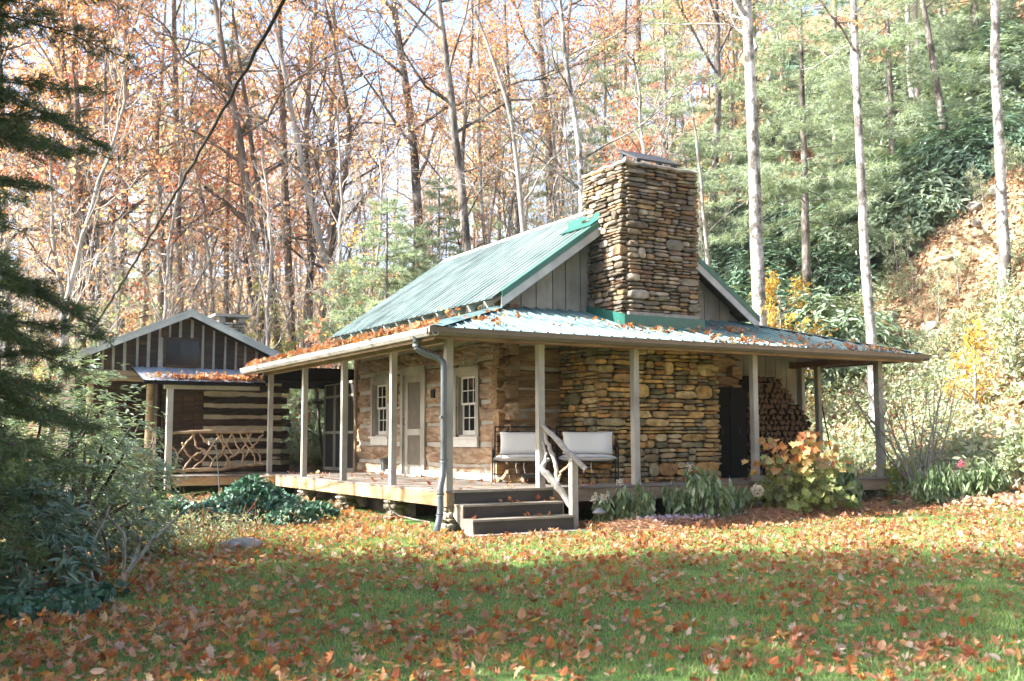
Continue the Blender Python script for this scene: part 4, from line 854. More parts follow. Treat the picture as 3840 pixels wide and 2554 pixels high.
for xa in (-3.80, .70):
    za = RZS-SLS*abs(xa-RXS); mb = MB(); mb.prism([(xa, YF-.025, za-.14), (RXS, YF-.025, RZS-.14), (RXS, YF-.025, RZS-.0), (xa, YF-.025, za-.0)], (0, .03, 0)); mb.build('rake_board', M['rake_paint'], srf)
    mb = MB(); mb.prism([(xa, YF-.04, za+.001), (RXS, YF-.04, RZS+.001), (RXS, YF-.04, RZS+.03), (xa, YF-.04, za+.03)], (0, .09, 0)); mb.build('rake_trim', M['roof_pale'], srf)
st = MB(); stone_face(st, (.12, 13.3, 0), (1, 0, 0), (0, -1, 0), .68, 2.3, 3.72, 71, .8); stone_face(st, (.12, 13.9, 0), (0, -1, 0), (-1, 0, 0), .6, 2.3, 3.72, 72, .8)
sch = st.build('chimney', M['stone_pale'], small); mb = MB(); mb.box((.14, 13.32, -1), (.78, 13.9, 3.72)); mb.build('stone_core', M['cement'], sch)
mb = MB(); mb.box((.0, 13.2, 3.86), (.93, 14.0, 3.93)); mb.box((.12, 13.3, 3.721), (.28, 13.5, 3.859)); mb.box((.62, 13.3, 3.721), (.8, 13.5, 3.859)); mb.box((.3, 13.7, 3.721), (.6, 13.9, 3.859)); mb.build('chimney_cap', M['cement'], sch)
# its little porch
mb = MB(); s5 = (2.30-1.94)/(SY-.06-8.82); d5 = unit(np.array([0, 1, s5])); n5 = unit(np.array([0, -s5, 1])); L5 = math.hypot(SY-.06-8.82, .36)
panel(mb, (-2.50, 8.82, 1.94), (1, 0, 0), d5, n5, 0, 2.55, lambda u: 0, lambda u: L5, .229, .012); mb.build('porch_roof', M['roof_blue'], small)
mb = MB(); slab(mb, [(-2.48, 8.84, 1.945), (.03, 8.84, 1.945), (.03, SY-.06, 2.30), (-2.48, SY-.06, 2.30)], n5, .03); mb.box((-2.49, 8.80, 1.86), (.03, 8.835, 1.925)); mb.build('porch_ceiling', M['darkbox'], small)
mb = MB(); mb.box((-2.05, 8.96, 1.78), (-.06, 9.06, 1.86)); mb.build('porch_beam', M['paint'], small)
mb = MB(); mb.box((-1.99, 8.95, -.30), (-1.87, 9.06, 1.78)); mb.build('porch_post', M['paint'], small)
mb = MB(); x = -1.99
while x < -.03: mb.box((x, 8.93, -.06), (x+.135, SY+.04, -.03)); x += .14
mb.build('porch_deck', M['deck'], small)
mb = MB(); mb.box((-1.86, 8.95, -.23), (-.02, 8.985, -.061)); mb.build('porch_fascia', M['fascia'], small)
mb = MB(); addstick(mb, [(-1.87, 9.0, .86), (-1.2, 9.0, .90), (-.6, 9.01, .885), (.06, 9.0, .90)], [.03, .038, .034, .036], 11, 8); rl = mb.build('twig_railing', M['twig'], small)
mb = MB(); addstick(mb, [(-1.87, 9.0, .08), (-1.3, 9.0, .10), (-.9, 8.98, .10), (-.35, 9.0, .17), (.06, 9.0, .20)], [.03, .04, .034, .04], 12, 8); mb.build('bottom_rail', M['twig'], rl)
tw = [[(-1.86,.58),(-1.74,.42),(-1.80,.10)], [(-1.74,.42),(-1.55,.68),(-1.40,.84)], [(-1.66,.66),(-1.54,.40),(-1.33,.30)], [(-1.62,.12),(-1.45,.38),(-1.20,.50)], [(-1.45,.86),(-1.36,.55),(-1.20,.50),(-1.02,.30)], [(-1.42,.12),(-1.22,.30),(-.95,.72),(-.83,.82)], [(-1.08,.12),(-1.0,.32),(-.80,.50),(-.62,.86)], [(-.95,.84),(-.82,.66),(-.78,.48),(-.93,.30)], [(-.78,.12),(-.66,.34),(-.42,.46),(-.30,.70),(-.20,.84)], [(-.86,.84),(-.70,.55),(-.60,.40)], [(-.62,.84),(-.50,.56),(-.36,.42),(-.42,.14)], [(-.30,.84),(-.20,.62),(-.02,.40),(.03,.2)], [(-.45,.84),(-.32,.6),(-.15,.42),(-.1,.16)], [(.05,.84),(-.12,.62),(-.26,.5),(-.42,.2)], [(-1.3,.86),(-1.16,.66),(-.98,.60),(-.9,.44)], [(-.62,.14),(-.70,.34),(-.86,.5)]]
for i, pth in enumerate(tw):
    mb = MB(); addstick(mb, [(x, 9.0+.012*((i % 3)-1), z) for x, z in pth], [.019, .021, .017], 100+i, 6); mb.build('branch', M['twig'], rl)
mb = MB()
for i, z in enumerate((-.03, -.21, -.39)): mb.box((-.27-.27*i, 7.98, z-.03), (.0-.27*i, 8.90, z))
ss = mb.build('side_steps', M['tread'], small); mb = MB()
mb.prism([(.02, 7.96, -.03), (.02, 7.96, -.30), (-.30, 7.96, -.72), (-.80, 7.96, -.72), (-.80, 7.96, -.42), (-.53, 7.96, -.42), (-.53, 7.96, -.24), (-.26, 7.96, -.24), (-.26, 7.96, -.06)], (0, .03, 0)); mb.build('stringer', M['fascia'], ss)
# ================================================================== power cable, hook, lamps
a = np.array([-3.72, 9.95, 2.42]); b = vpt(655, 0, 9.2); c = a+(b-a)*1.35; k = 60; t = np.linspace(0, 1, k)
P = a+(c-a)*t[:, None]; P[:, 2] -= .55*4*t*(1-t)*.5; P[:, 0] += .012*np.sin(t*160); P[:, 2] += .012*np.cos(t*160)
off = (b-(a+(c-a)*(1/1.35)))[2]+.55*2*(1/1.35)*(1-1/1.35); P[:, 2] += off*t*1.35
mb = MB(); mb.tube(P, .019, 6); tag(mb.build('power_cable', M['cable']), 'thick black power cable slanting down to the small cabin', 'cable')
def gz_(x, y): return H(x, y)
def ground_at(vx, d): p = vpt(vx, 1000, d); return np.array([p[0], p[1], H(p[0], p[1])])
p = ground_at(513, 19.5)
hk = thing('hanging_hook', 'thin grey shepherd hook standing before the twig railing', 'garden hook', p); mb = MB()
top = vpt(498, 1012, 19.5)
mb.tube([p+[0, 0, -.1], (p+top)/2, top-[0, 0, .06], top+[-.03, 0, 0], top+[-.08, .02, .02], top+[-.12, .03, -.03]], .012, 6); mb.build('pole', M['pipe'], hk)
mb = MB(); mb.tube([top+[-.12, .03, -.03], top+[-.12, .03, -.10]], [.02, .008], 6); mb.build('insulator', M['white'], hk)
def path_light(p, h, lab):
    o = thing('path_light', lab, 'garden light', p, 'low path lights by the porch'); mb = MB(); mb.tube([p+[0, 0, -.1], p+[0, 0, h-.05]], .012, 6); mb.build('stem', M['grip'], o)
    mb = MB(); mb.tube([p+[0, 0, h-.055], p+[0, 0, h-.03], p+[0, 0, h], p+[0, 0, h+.035], p+[0, 0, h+.05]], [.03, .11, .085, .03, .008], 14); mb.build('lamp_shade', M['grip'], o); return o
path_light(np.array([2.13, -.70, H(2.13, -.70)]), .26, 'grey mushroom path light left of the drooping flower clump')
p = ground_at(612, 19.6); path_light(p, .36, 'grey mushroom path light by the small side steps')
# rock and loose cord
def rock(p, r, seed, lab, grp=None):
    g = np.random.default_rng(seed); mb = MB(); n_, m_ = 12, 20; th = np.linspace(0, np.pi, n_); ph = np.arange(m_)*2*np.pi/m_; T_, Ph = np.meshgrid(th, ph, indexing='ij')
    rr = 1+.16*np.sin(Ph*2+seed)*np.sin(T_)+.10*np.sin(Ph*5+T_*4)*np.sin(T_)+g.normal(0, .03, T_.shape)*np.sin(T_); V = np.stack([r[0]*rr*np.sin(T_)*np.cos(Ph), r[1]*rr*np.sin(T_)*np.sin(Ph), r[2]*rr*np.cos(T_)], -1).reshape(-1, 3)
    i = np.arange(n_-1)[:, None]*m_; j = np.arange(m_)[None]; j2 = (j+1) % m_; mb.add(V+p, np.stack([i+j, i+j2, i+m_+j2, i+m_+j], -1).reshape(-1, 4), 0, True)
    return tag(mb.build('rock', M['rock'], None, p), lab, 'rock', grp)
p = ground_at(563, 13.3); rock(p, (.26, .18, .13), 1, 'grey rounded rock half sunk at the foot of the ivy mound')
p = ground_at(430, 11.8); rock(p, (.12, .08, .05), 2, 'small flat grey stone lying in the leaves left of the lawn')
mb = MB(); a0 = np.array([.16, 2.05, -.27]); mb.tube([a0+[-.2, -.1, .03], a0+[-.17, -.12, -.1], a0+[-.05, -.2, -.2], a0+[.12, -.5, -.25], a0+[.15, -.9, -.26]], .012, 5); tag(mb.build('loose_cord', M['drift']), 'pale cord looping down from the deck beside a stone pier', 'cord')
# ================================================================== benches
def bench(o_, rot, L, D, lab, nm):
    r = R(rot); u = np.array([math.cos(r), math.sin(r), 0]); v = np.array([-math.sin(r), math.cos(r), 0]); z = np.array([0, 0, 1.]); o_ = np.array(o_, float)
    q = lambda a, b, c: o_+u*a+v*b+z*c
    t = thing('garden_bench', lab, 'bench', q(L/2, D/2, 0), 'black iron benches with cream cushions on the porch'); fr = MB(); rr = .012
    def legs(i): 
        m = MB(); a = 0 if i % 2 == 0 else L; b = 0 if i < 2 else D
        if b == 0: m.tube([q(a, 0, 0), q(a, 0, .55)], rr, 6)
        else: m.tube([q(a, D+.02, 0), q(a, D-.02, .40), q(a, D+.10, .92)], rr, 6)
        m.build('leg', M['black'], t)
    for i in range(4): legs(i)
    for a in (0, L): fr.tube([q(a, 0, .55), q(a, D*.5, .58), q(a, D+.02, .55)], rr, 6); fr.tube([q(a, 0, .36), q(a, D-.02, .36)], rr, 6); fr.tube([q(a, 0, .16), q(a, D, .16)], .008, 6)
    for b in (0, D-.02): fr.tube([q(0, b, .36), q(L, b, .36)], rr, 6)
    fr.tube([q(0, 0, .165), q(L, 0, .165)], .008, 6)
    for i in range(1, 8): fr.tube([q(L*i/8, 0, .36), q(L*i/8, D-.02, .36)], .005, 4)
    fr.build('frame', M['black'], t); bk = MB()
    for c in (.92, .84, .76, .68, .60, .52): y_ = D-.02+.12*(c-.40)/.52; bk.tube([q(0, y_, c), q(L, y_, c)], rr if c == .92 else .006, 6)
    bk.build('backrest', M['black'], t)
    for a in (0, L):
        m = MB(); 
        for i in range(10): m.tube([q(a, .06+i*(D-.1)/10, .40), q(a, .06+i*(D-.1)/10, .545)], .004, 4)
        m.build('armrest_grille', M['black'], t)
    def pillow(cx, cy, cz, hx, hy, hz, nx, tiltv, name, sd):
        n_ = 13; m = MB(); g = np.random.default_rng(sd); uu = np.linspace(-1, 1, n_); A, B = np.meshgrid(uu, uu, indexing='ij'); e = (1-A**4)*(1-B**4); th = np.clip(e, 0, 1)**.45
        cr = 1-.05*(1-np.abs(A))*0; out_ = []
        for sgn in (-1, 1):
            X = hx*A*(1-.04*(1-B**2)*(np.abs(A) > .9)); Y = hz*B*(1-.05*(1-A**2)); W = sgn*hy*(th*.92+.08)+g.normal(0, .0025, A.shape)
            out_.append((X, Y, W))
        c = q(cx, cy, cz); up2 = z*math.cos(tiltv)+v*math.sin(tiltv); nn_ = v*math.cos(tiltv)-z*math.sin(tiltv)
        if nx: up2, nn_ = v, z
        for X, Y, W in out_: 
            V = c+X[..., None]*u+Y[..., None]*up2+W[..., None]*nn_; i = np.arange(n_-1)[:, None]*n_; j = np.arange(n_-1)[None]
            m.add(V.reshape(-1, 3), np.stack([i+j, i+j+1, i+n_+j+1, i+n_+j], -1).reshape(-1, 4), 0, True)
        E = np.concatenate([[(i, 0) for i in range(n_)], [(n_-1, i) for i in range(1, n_)], [(i, n_-1) for i in range(n_-2, -1, -1)], [(0, i) for i in range(n_-2, 0, -1)]]).astype(int)
        k_ = len(E); a1 = E[:, 0]*n_+E[:, 1]; a2 = np.roll(a1, -1); tot = n_*n_
        base = m.n-2*tot; m.f.append((np.stack([a1, a2, a2+tot, a1+tot], 1)+base, 0, True)); m.build(name, M['cushion'], t)
    pillow(L/2, D/2-.01, .415, L/2-.01, .055, D/2-.02, True, 0, 'seat_cushion', 3)
    pillow(L/2+.02, D-.115, .655, L/2-.07, .065, .185, False, .2, 'back_cushion', 4)
    m = MB(); 
    for a in (.42, .56): m.tube([q(L*a, .05, .36), q(L*a-.01, .04, .28), q(L*a+.01, .045, .18)], .006, 4); 
    m.build('tie', M['cushion'], t)
bench((1.50, 1.35, 0), -33, .90, .5, 'black iron bench with cream cushions by the log wall corner', 'a')
bench((2.38, .80, 0), -31, .96, .5, 'black iron bench with cream cushions against the stone chimney', 'b')
# ================================================================== firewood and cabinet
fw_p = []
for sd in range(4):
    g = np.random.default_rng(sd+50); mb = MB(); n_ = 5+sd % 3; sh = [(math.cos(a), math.sin(a)) for a in np.sort(g.uniform(0, 6.28, n_))]
    n_ = 3+sd % 3; ang = np.linspace(0, 2*np.pi, n_, endpoint=False)+g.normal(0, .3, n_); rr = g.uniform(.85, 1.35, n_)
    r_ = .062; V = [(r_*rr[i]*math.cos(ang[i]), 0, r_*rr[i]*math.sin(ang[i])) for i in range(n_)]
    mb.prism(V, (0, .42, 0)); o = mb.build('firewood_log', M['grave']); fw_p.append(o)
used = [False]*4; g = np.random.default_rng(9)
def put_log(loc, rot, sc_, lab):
    i = g.integers(0, 4); o = fw_p[i] if not used[i] else fw_p[i].copy()
    if used[i]: col.objects.link(o)
    used[i] = True; o.location = loc; o.rotation_euler = rot; o.scale = (sc_, 1, sc_); tag(o, lab, 'firewood', 'split logs stacked in the woodshed')
LB = 'split firewood log in the tall stack under the shed roof'
z = .075; r = 0
while z < 1.95:
    for i in range(15):
        x = 7.52+i*.118+(.059 if r % 2 else 0)
        ztop_ = 1.92-.05*abs(x-7.9) if x < 8.2 else 1.88-1.0*(x-8.2)
        if z < ztop_ and x < 9.0: put_log((x+g.normal(0, .008), 1.78+g.normal(0, .025), z), (0, g.uniform(0, 6.28), 0), g.uniform(.88, 1.05), 'split firewood log in the '+('bottom' if z < .6 else 'middle' if z < 1.2 else 'top')+' third of the woodshed stack, '+('beside the crosswise logs' if x < 8.0 else 'mid stack' if x < 8.5 else 'toward the sloping end'))
    z += .105; r += 1
LC = 'split firewood log laid crosswise at the end of the stack'
for k_ in range(12):
    z = .07+k_*.135
    if k_ % 2 == 0:
        for j in range(2): put_log((7.42-.0, 1.82+.22*j, z), (0, g.uniform(0, 6.28), math.pi/2), 1.0, LC)
    else:
        for j in range(3): put_log((7.06+.15*j, 1.74, z), (0, g.uniform(0, 6.28), 0), 1.0, LC)
for k_ in range(5): put_log((9.02, 1.74+.03*k_, .09+.21*k_), (0, g.uniform(0, 6.28), math.pi/2), 1.1, LC)
cb = thing('storage_cabinet', 'tall cabinet with the recess shade put into its black colour, beside the firewood stack', 'cabinet', (6.55, 1.5, 0)); mb = MB(); mb.box((6.05, 1.35, 0), (6.90, 1.80, 1.62)); mb.build('body', M['darkbox'], cb)
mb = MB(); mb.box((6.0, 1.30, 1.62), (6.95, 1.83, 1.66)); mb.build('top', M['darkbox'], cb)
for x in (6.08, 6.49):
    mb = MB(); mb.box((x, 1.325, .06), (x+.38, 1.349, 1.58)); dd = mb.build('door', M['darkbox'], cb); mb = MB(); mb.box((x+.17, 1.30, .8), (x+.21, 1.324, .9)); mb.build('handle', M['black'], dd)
rk = thing('garden_rake', 'thin dark pole leaning by the end of the firewood', 'pole', (9.2, 1.5, 0)); mb = MB(); mb.tube([(9.3, 1.45, -.0), (9.14, 1.62, 1.45)], .014, 6); mb.build('handle', M['black'], rk); mb = MB(); mb.box((9.2, 1.42, 0), (9.4, 1.46, .05)); mb.build('head', M['black'], rk)
# ================================================================== planting near the porch
def droopy(vx, d, w_, h, n, seed, lab, flowers=0, fl='petal', lean=None, base=None):
    p = ground_at(vx, d) if base is None else np.array([*base, H(*base)]); o = thing('flowering_plant', lab, 'plant', p, 'drooping flower clumps in the bed'); g = np.random.default_rng(seed); st, lf, fm = MB(), MB(), MB(); tops = []
    P, A, O = [], [], []
    for i in range(n):
        a, r_ = g.random()*6.28, w_/2*math.sqrt(g.random()); b = np.array([r_*math.cos(a), r_*math.sin(a)*.6, -.03]); hh = h*g.uniform(.6, 1.0)*(1-.35*(r_/(w_/2))**2)
        t = b+np.array([b[0]*.35+g.normal(0, .03), b[1]*.3, hh]); st.tube([p+b, p+(b+t)/2, p+t], [.008, .007, .004], 4, cap=False); tops.append(t)
        m_ = int(hh*26)
        for j in range(m_):
            f = .2+.8*j/m_; q = b+(t-b)*f; az = g.random()*6.28; P.append(p+q); A.append([math.cos(az)*.5, math.sin(az)*.5, -1.0+g.normal(0, .3)]); O.append([math.cos(az), math.sin(az), .3])
    P, A, O = map(np.array, (P, A, O)); cards(lf, P, g.uniform(.09, .20, len(P)), ELL, axis=A, nrm=O, nj=.3)
    st.build('stems', M['hydr'], o); lf.build('leaves', M['hydr'], o)
    for i in range(flowers):
        t = tops[(i*7) % len(tops)]+np.array([0, 0, .04+.05*g.random()]); fm = MB(); Q = p+t+g.normal(0, .028, (60, 3)); cards(fm, Q, .035, WIDE); fm.build('flower', M[fl], o)
    return o
droopy(0, 0, .9, .85, 34, 1, 'tall drooping plant with white flowers beside the path light', 3, base=(2.72, -.62))
droopy(0, 0, 1.15, .95, 90, 2, 'dense drooping green clump in front of the stone wall', 1, base=(4.10, -.72))
droopy(0, 0, .65, .98, 30, 3, 'wilted plant with two pale flower heads right of the maple sapling', 2, base=(7.15, -.70))
droopy(2160, 19.2, 1.0, .8, 60, 4, 'pale drooping clump with a pink flower at the hill foot', 1, 'pink')
droopy(2265, 19.4, .9, .75, 46, 5, 'rightmost pale drooping clump at the hill foot', 0)
droopy(2140, 18.9, .35, .48, 9, 6, 'narrow wilted stalk left of the pink flowered clump', 0)
p = np.array([4.75, -.92, H(4.75, -.92)]); o = thing('hydrangea_stem', 'single stem with big white flower head by the dense clump', 'plant', p); mb = MB(); mb.tube([p, p+[.12, 0, .25], p+[.22, -.02, .42]], .008, 5); mb.build('stem', M['hydr'], o); mb = MB(); Q = p+[.22, -.02, .46]+unit(rng.normal(size=(260, 3)))*.085; cards(mb, Q, .035, WIDE); mb.build('flower_head', M['petal'], o)
# maple sapling
def sapling():
    p = np.array([5.95, -.90, H(5.95, -.90)]); o = thing('maple_sapling', 'young maple with orange top leaves and green lower leaves before the porch', 'sapling', p); g = np.random.default_rng(4); st, up2, lo_ = MB(), MB(), MB()
    Pu, Pl, Au, Al = [], [], [], []
    for i in range(46):
        az = g.random()*6.28; e = g.uniform(.1, 1.35); L = g.uniform(.75, 1.05); tip = np.array([1.02*math.cos(az)*math.cos(e), .9*math.sin(az)*math.cos(e), .12+1.32*math.sin(e)])*L
        mid = tip*.5+[0, 0, .12]; st.tube([p+[0, 0, -.05], p+mid, p+tip], [.014, .009, .004], 4, cap=False)
        for j in range(17):
            f = .35+.7*j/17; q = tip*f+g.normal(0, .07, 3); ax = np.array([math.cos(az)*.7+g.normal(0, .5), math.sin(az)*.7+g.normal(0, .5), -.75])
            if q[2] < .03: continue
            if q[2]+g.normal(0, .1) > .78: Pu.append(p+q); Au.append(ax)
            else: Pl.append(p+q); Al.append(ax)
    st.build('stems', M['barktwig'], o)
    for P, A, mt, mm in ((Pu, Au, up2, 'mapleo'), (Pl, Al, lo_, 'mapleg')):
        P = np.array(P); A = np.array(A); cards(mt, P, g.uniform(.10, .17, len(P)), MAPLE, axis=A, nrm=np.tile([-.5, -.6, .8], (len(P), 1)), nj=.7, curl=.3); c = mt.build('foliage', M[mm], o); c['label'] = 'orange and yellow upper leaves' if mm == 'mapleo' else 'green lower leaves'
sapling()
# bare branching shrub at the right end
p = ground_at(2118, 20.2); o = thing('bare_shrub', 'nearly bare branching shrub at the right end of the porch', 'shrub', p); g = np.random.default_rng(8); mb = MB(); tp = []
for i in range(17):
    a = np.array([rt[0], rt[1], 0])*g.uniform(-1.5, .85)+np.array([-rt[1], rt[0], 0])*g.uniform(-.6, .6); tip = a+np.array([0, 0, g.uniform(1.7, 2.5)]); mid = tip*.5+[0, 0, -.12]+g.normal(0, .08, 3)
    q, rr = stick([p, p+mid, p+tip], [.022, .014, .005], 5, i); mb.tube(q, rr, 5)
    for j in range(9):
        b = p+mid+(tip-mid)*g.uniform(-.3, 1); e = b+g.normal(0, .22, 3)+[0, 0, .18]; mb.tube([b, (b+e)/2+g.normal(0, .03, 3), e], [.006, .005, .003], 3, cap=False); tp += [e, (b+e)/2]
mb.build('branches', M['barktwig'], o); mb = MB(); tp = np.array(tp); cards(mb, np.repeat(tp, 2, 0)+g.normal(0, .04, (len(tp)*2, 3)), .055, ELL); mb.build('leaves', M['weed'], o)
# hosta, sprigs, ground ivy
def rosette(p, n, L, lab, leaf, name='broadleaf_plant', e0=.5):
    o = thing(name, lab, 'plant', p); g = np.random.default_rng(int(n)); mb = MB(); az = np.arange(n)*2.4; ax = np.stack([np.cos(az), np.sin(az), g.uniform(.1, e0, n)], 1); cards(mb, np.tile(p, (n, 1))+ax*.05, g.uniform(.7, 1.1, n)*L, WIDE, axis=ax, nrm=np.tile([0, 0, 1.], (n, 1)), nj=.15); mb.build('leaves', M[leaf], o)
rosette(ground_at(2072, 18.9), 26, .34, 'low pale broad leaved plant in the bed', 'weed')
rosette(ground_at(1835, 17.0)+[0, 0, .02], 7, .26, 'small pale broad leaf plant in front of the maple sapling', 'weed')
for vx, d, n, lab in ((2080, 20.9, 150, 'yellow green sprig beside the porch end post'), (2052, 20.4, 60, 'small yellow green sprig touching the end post')):
    p = ground_at(vx, d); o = thing('leafy_sprig', lab, 'plant', p); mb = MB(); g = np.random.default_rng(n); Q = p+np.stack([g.normal(0, .13, n), g.normal(0, .13, n), g.uniform(.1, .62, n)], 1); cards(mb, Q, .10, MAPLE, nrm=np.tile([-.5, -.5, .7], (n, 1)), axis=g.normal(size=(n, 3))-[0, 0, .4]); mb.build('leaves', M['yellowgreen'], o)
    mb = MB()
    for i in range(5): mb.tube([p, p+[g.normal(0, .05), g.normal(0, .05), .3], p+[g.normal(0, .12), g.normal(0, .12), .6]], .004, 3)
    mb.build('stems', M['weed'], o)
def mound(vx, d, rx, ry, rz, n, lab, seed, leaf='ivy', size=.075):
    p = ground_at(vx, d); o = thing('ivy_mound', lab, 'ivy', p); g = np.random.default_rng(seed); mb = MB(); r_ = np.sqrt(g.random(n)); a = g.random(n)*6.28; edge = 1+.25*np.sin(a*3+seed)+.12*np.sin(a*7)
    x = rx*r_*np.cos(a)*edge; y = ry*r_*np.sin(a)*edge; zz = rz*np.sqrt(np.clip(1-r_**2, 0, 1))*(.75+.3*np.sin(x*4+seed)*np.cos(y*3.3))*g.uniform(.75, 1.05, n); X = p[0]+x*rt[0]/math.hypot(rt[0], rt[1])-y*rt[1]; Y = p[1]+x*rt[1]+y*rt[0]
    P = np.stack([X, Y, hfun(X, Y)+zz+.02], 1); cards(mb, P, g.uniform(.6, 1.3, n)*size, WIDE, nrm=np.tile([-.2, -.4, 1.], (n, 1)), nj=.6, wid=1.3); mb.build('leaves', M[leaf], o)
    mb = MB(); 
    for i in range(24): q = P[g.integers(0, n)]; mb.tube([[q[0], q[1], H(q[0], q[1])-.03], q-[0, 0, .02], q+g.normal(0, .12, 3)], .005, 3, cap=False)
    mb.build('stems', M['barkdark'], o); return P
IVY = mound(560, 16.6, 1.1, .85, .62, 6000, 'large dark glossy ivy mound left of the lawn', 1)
mound(672, 16.0, .32, .45, .22, 700, 'low tongue of ivy running toward the stone piers', 2)
mound(310, 15.2, .60, .5, .40, 2000, 'smaller ivy mound under the rhododendron', 3)
mound(440, 16.4, .55, .5, .34, 1500, 'ivy and small leaves between the two ivy mounds', 6)
mound(140, 9.6, .5, .7, .14, 1300, 'ground ivy patch in the dark lower left corner', 4)
mound(395, 19.0, .30, .4, .55, 500, 'leafy shrub beside the small porch post', 5, 'rhodo', .11)
# weedy brush between ivy and lawn
p = ground_at(400, 13.9); o = thing('brush_clump', 'weedy brush clump with bare red twigs at the lawn edge', 'undergrowth', p); g = np.random.default_rng(31); mb = MB(); lf = MB(); n = 2200
for i in range(110):
    q = p+[g.normal(0, .6), g.normal(0, .4), 0]; q[2] = H(q[0], q[1]); mb.tube([q-[0, 0, .03], q+[g.normal(0, .08), g.normal(0, .08), .2], q+[g.normal(0, .16), g.normal(0, .16), g.uniform(.28, .5)]], [.005, .004, .002], 3, cap=False)
Q = p+np.stack([g.normal(0, .65, n), g.normal(0, .42, n), g.uniform(.02, .4, n)], 1); cards(lf, Q, .06, ELL); mb.build('stems', M['rust'], o); lf.build('leaves', M['weed'], o)
# straight dead sprigs near the maple
p = np.array([2.0, -.1, 0])
# pine straw bed and lilac flowers
n = 15000; X = rng.uniform(2.0, 8.6, n); Y = -.95-.12*np.abs(X-5)*.5+rng.normal(0, .27, n)+.1*np.sin(X*2); Z = hfun(X, Y)+np.abs(rng.normal(0, .035, n))+.06*np.exp(-((Y+1.1)/.3)**2)
mb = MB(); ax = rng.normal(size=(n, 3))*[1, 1, .25]; cards(mb, np.stack([X, Y, Z], 1), .14, NEED, axis=ax, wid=1.1); kind(mb.build('pine_straw', M['straw']), 'stuff', 'brown pine straw mulch heaped along the flower bed')
n = 700; X = rng.normal(3.4, .42, n); Y = rng.normal(-.98, .10, n); mb = MB(); cards(mb, np.stack([X, Y, hfun(X, Y)+rng.uniform(.04, .16, n)], 1), .045, WIDE); kind(mb.build('lilac_flowers', M['lilac']), 'stuff', 'low pale lilac flowers in the pine straw')
# ================================================================== trees: the ones one can point at
def path_from(pts, d):
    "photo points of a trunk seen at distance d, base first -> local path and base"
    W = [vpt(x, y, d) for x, y in pts]; b = W[0]; gz0 = H(b[0], b[1]); 
    if len(W) > 1:
        dd = (W[1]-W[0])/(W[1][2]-W[0][2]+1e-6); base = W[0]+dd*(gz0-W[0][2])
    else: base = np.array([b[0], b[1], gz0])
    if abs(base[2]-H(base[0], base[1])) > .05: base[2] = H(base[0], base[1])
    W = [base]+[q for q in W if q[2] > base[2]+.3]
    return base, [tuple(q-base) for q in W]
def hero(pts, d, r0, bark, leaf, n, label, seed, h=None, name='tree', cat='tree', size=.12, crown0=.5, nl=12, ll=.26, extra=None, sub=5, clump=None, tmpl=WIDE, jit=.25, upb=.8, dep=2, nofol=None):
    base, path = path_from(pts, d); top = path[-1]; 
    hh = h or top[2]
    if hh > top[2]:
        dv = (np.array(path[-1])-np.array(path[-2])); dv = dv/dv[2]; path.append(tuple(np.array(top)+dv*(hh-top[2])))
    o = thing(name, label, cat, base); mb, tw_ = gen_tree(seed, hh, r0, path=path, crown0=crown0, nl=nl, ll=ll, sub=sub, upb=upb, depth=dep)
    mb.build('trunk', M[bark], o, (0, 0, 0))
    if n: leafy(tw_, n, size, tmpl, jit, seed=seed, clump=clump).build('crown', M[leaf], o, (0, 0, 0))
    return o
hero([(1749, 745), (1741, 500), (1732, 250), (1720, 0)], 26, .185, 'barkpale', 'orange', 500, 'thick pale mottled trunk rising behind the right end of the main roof', 1, h=21, crown0=.48, nl=10, clump=30)
hero([(2005, 790), (1993, 600), (1980, 380), (1970, 140)], 26, .125, 'barkpale', 'orange', 200, 'slim pale straight trunk rising behind the right end of the porch roof', 2, h=17, crown0=.5, nl=10, clump=12)
hero([(2312, 680), (2304, 400), (2297, 200), (2290, 0)], 29, .135, 'barkpale', 'orange', 200, 'pale ringed trunk standing on the bank at the far right', 3, h=18, crown0=.55, nl=9, clump=12)
hero([(965, 520), (955, 350), (935, 180), (905, 0)], 40, .22, 'barkgrey', 'orange', 1500, 'thick grey trunk above the middle of the green roof, leaning left', 4, h=24, crown0=.35, nl=14, clump=50)
hero([(1076, 585), (1062, 420), (1035, 200), (1010, 0)], 32, .17, 'barkgrey', 'orange', 500, 'slender grey trunk meeting the roof ridge, leaning left', 5, h=20, crown0=.45, nl=12, clump=20)
hero([(1207, 540), (1190, 380), (1180, 260), (1110, 70)], 28, .10, 'barktwig', 'orange', 120, 'thin sinuous pale tree just left of the chimney', 6, h=12.5, crown0=.4, nl=9, clump=8, ll=.2)
hero([(1340, 492), (1337, 330), (1316, 220), (1300, 120), (1290, 0)], 28, .125, 'barkpale', 'orange', 120, 'curving pale trunk touching the chimney top', 7, h=14, crown0=.45, nl=9, clump=8)
hero([(1268, 420), (1262, 300), (1245, 150), (1235, 0)], 46, .26, 'barkgrey', 'orange', 900, 'tall hazy grey trunk behind the curving pale one', 8, h=26, crown0=.4, nl=12, clump=30)
hero([(1120, 590), (1105, 400), (1102, 60)], 38, .08, 'barkpale', 'red', 500, 'very thin pale sapling trunk left of the chimney', 9, h=16, crown0=.4, nl=9, clump=20)
hero([(600, 790), (590, 600), (565, 400), (540, 260)], 33, .19, 'barkdark', 'rust', 900, 'dark brown double trunk behind the small cabin roof', 10, h=16, crown0=.5, nl=12, clump=30)
hero([(640, 790), (622, 640), (600, 480), (575, 300)], 34, .13, 'barkdark', 'rust', 500, 'dark trunk leaning beside the double brown trunk', 11, h=14, crown0=.5, nl=10, clump=20)
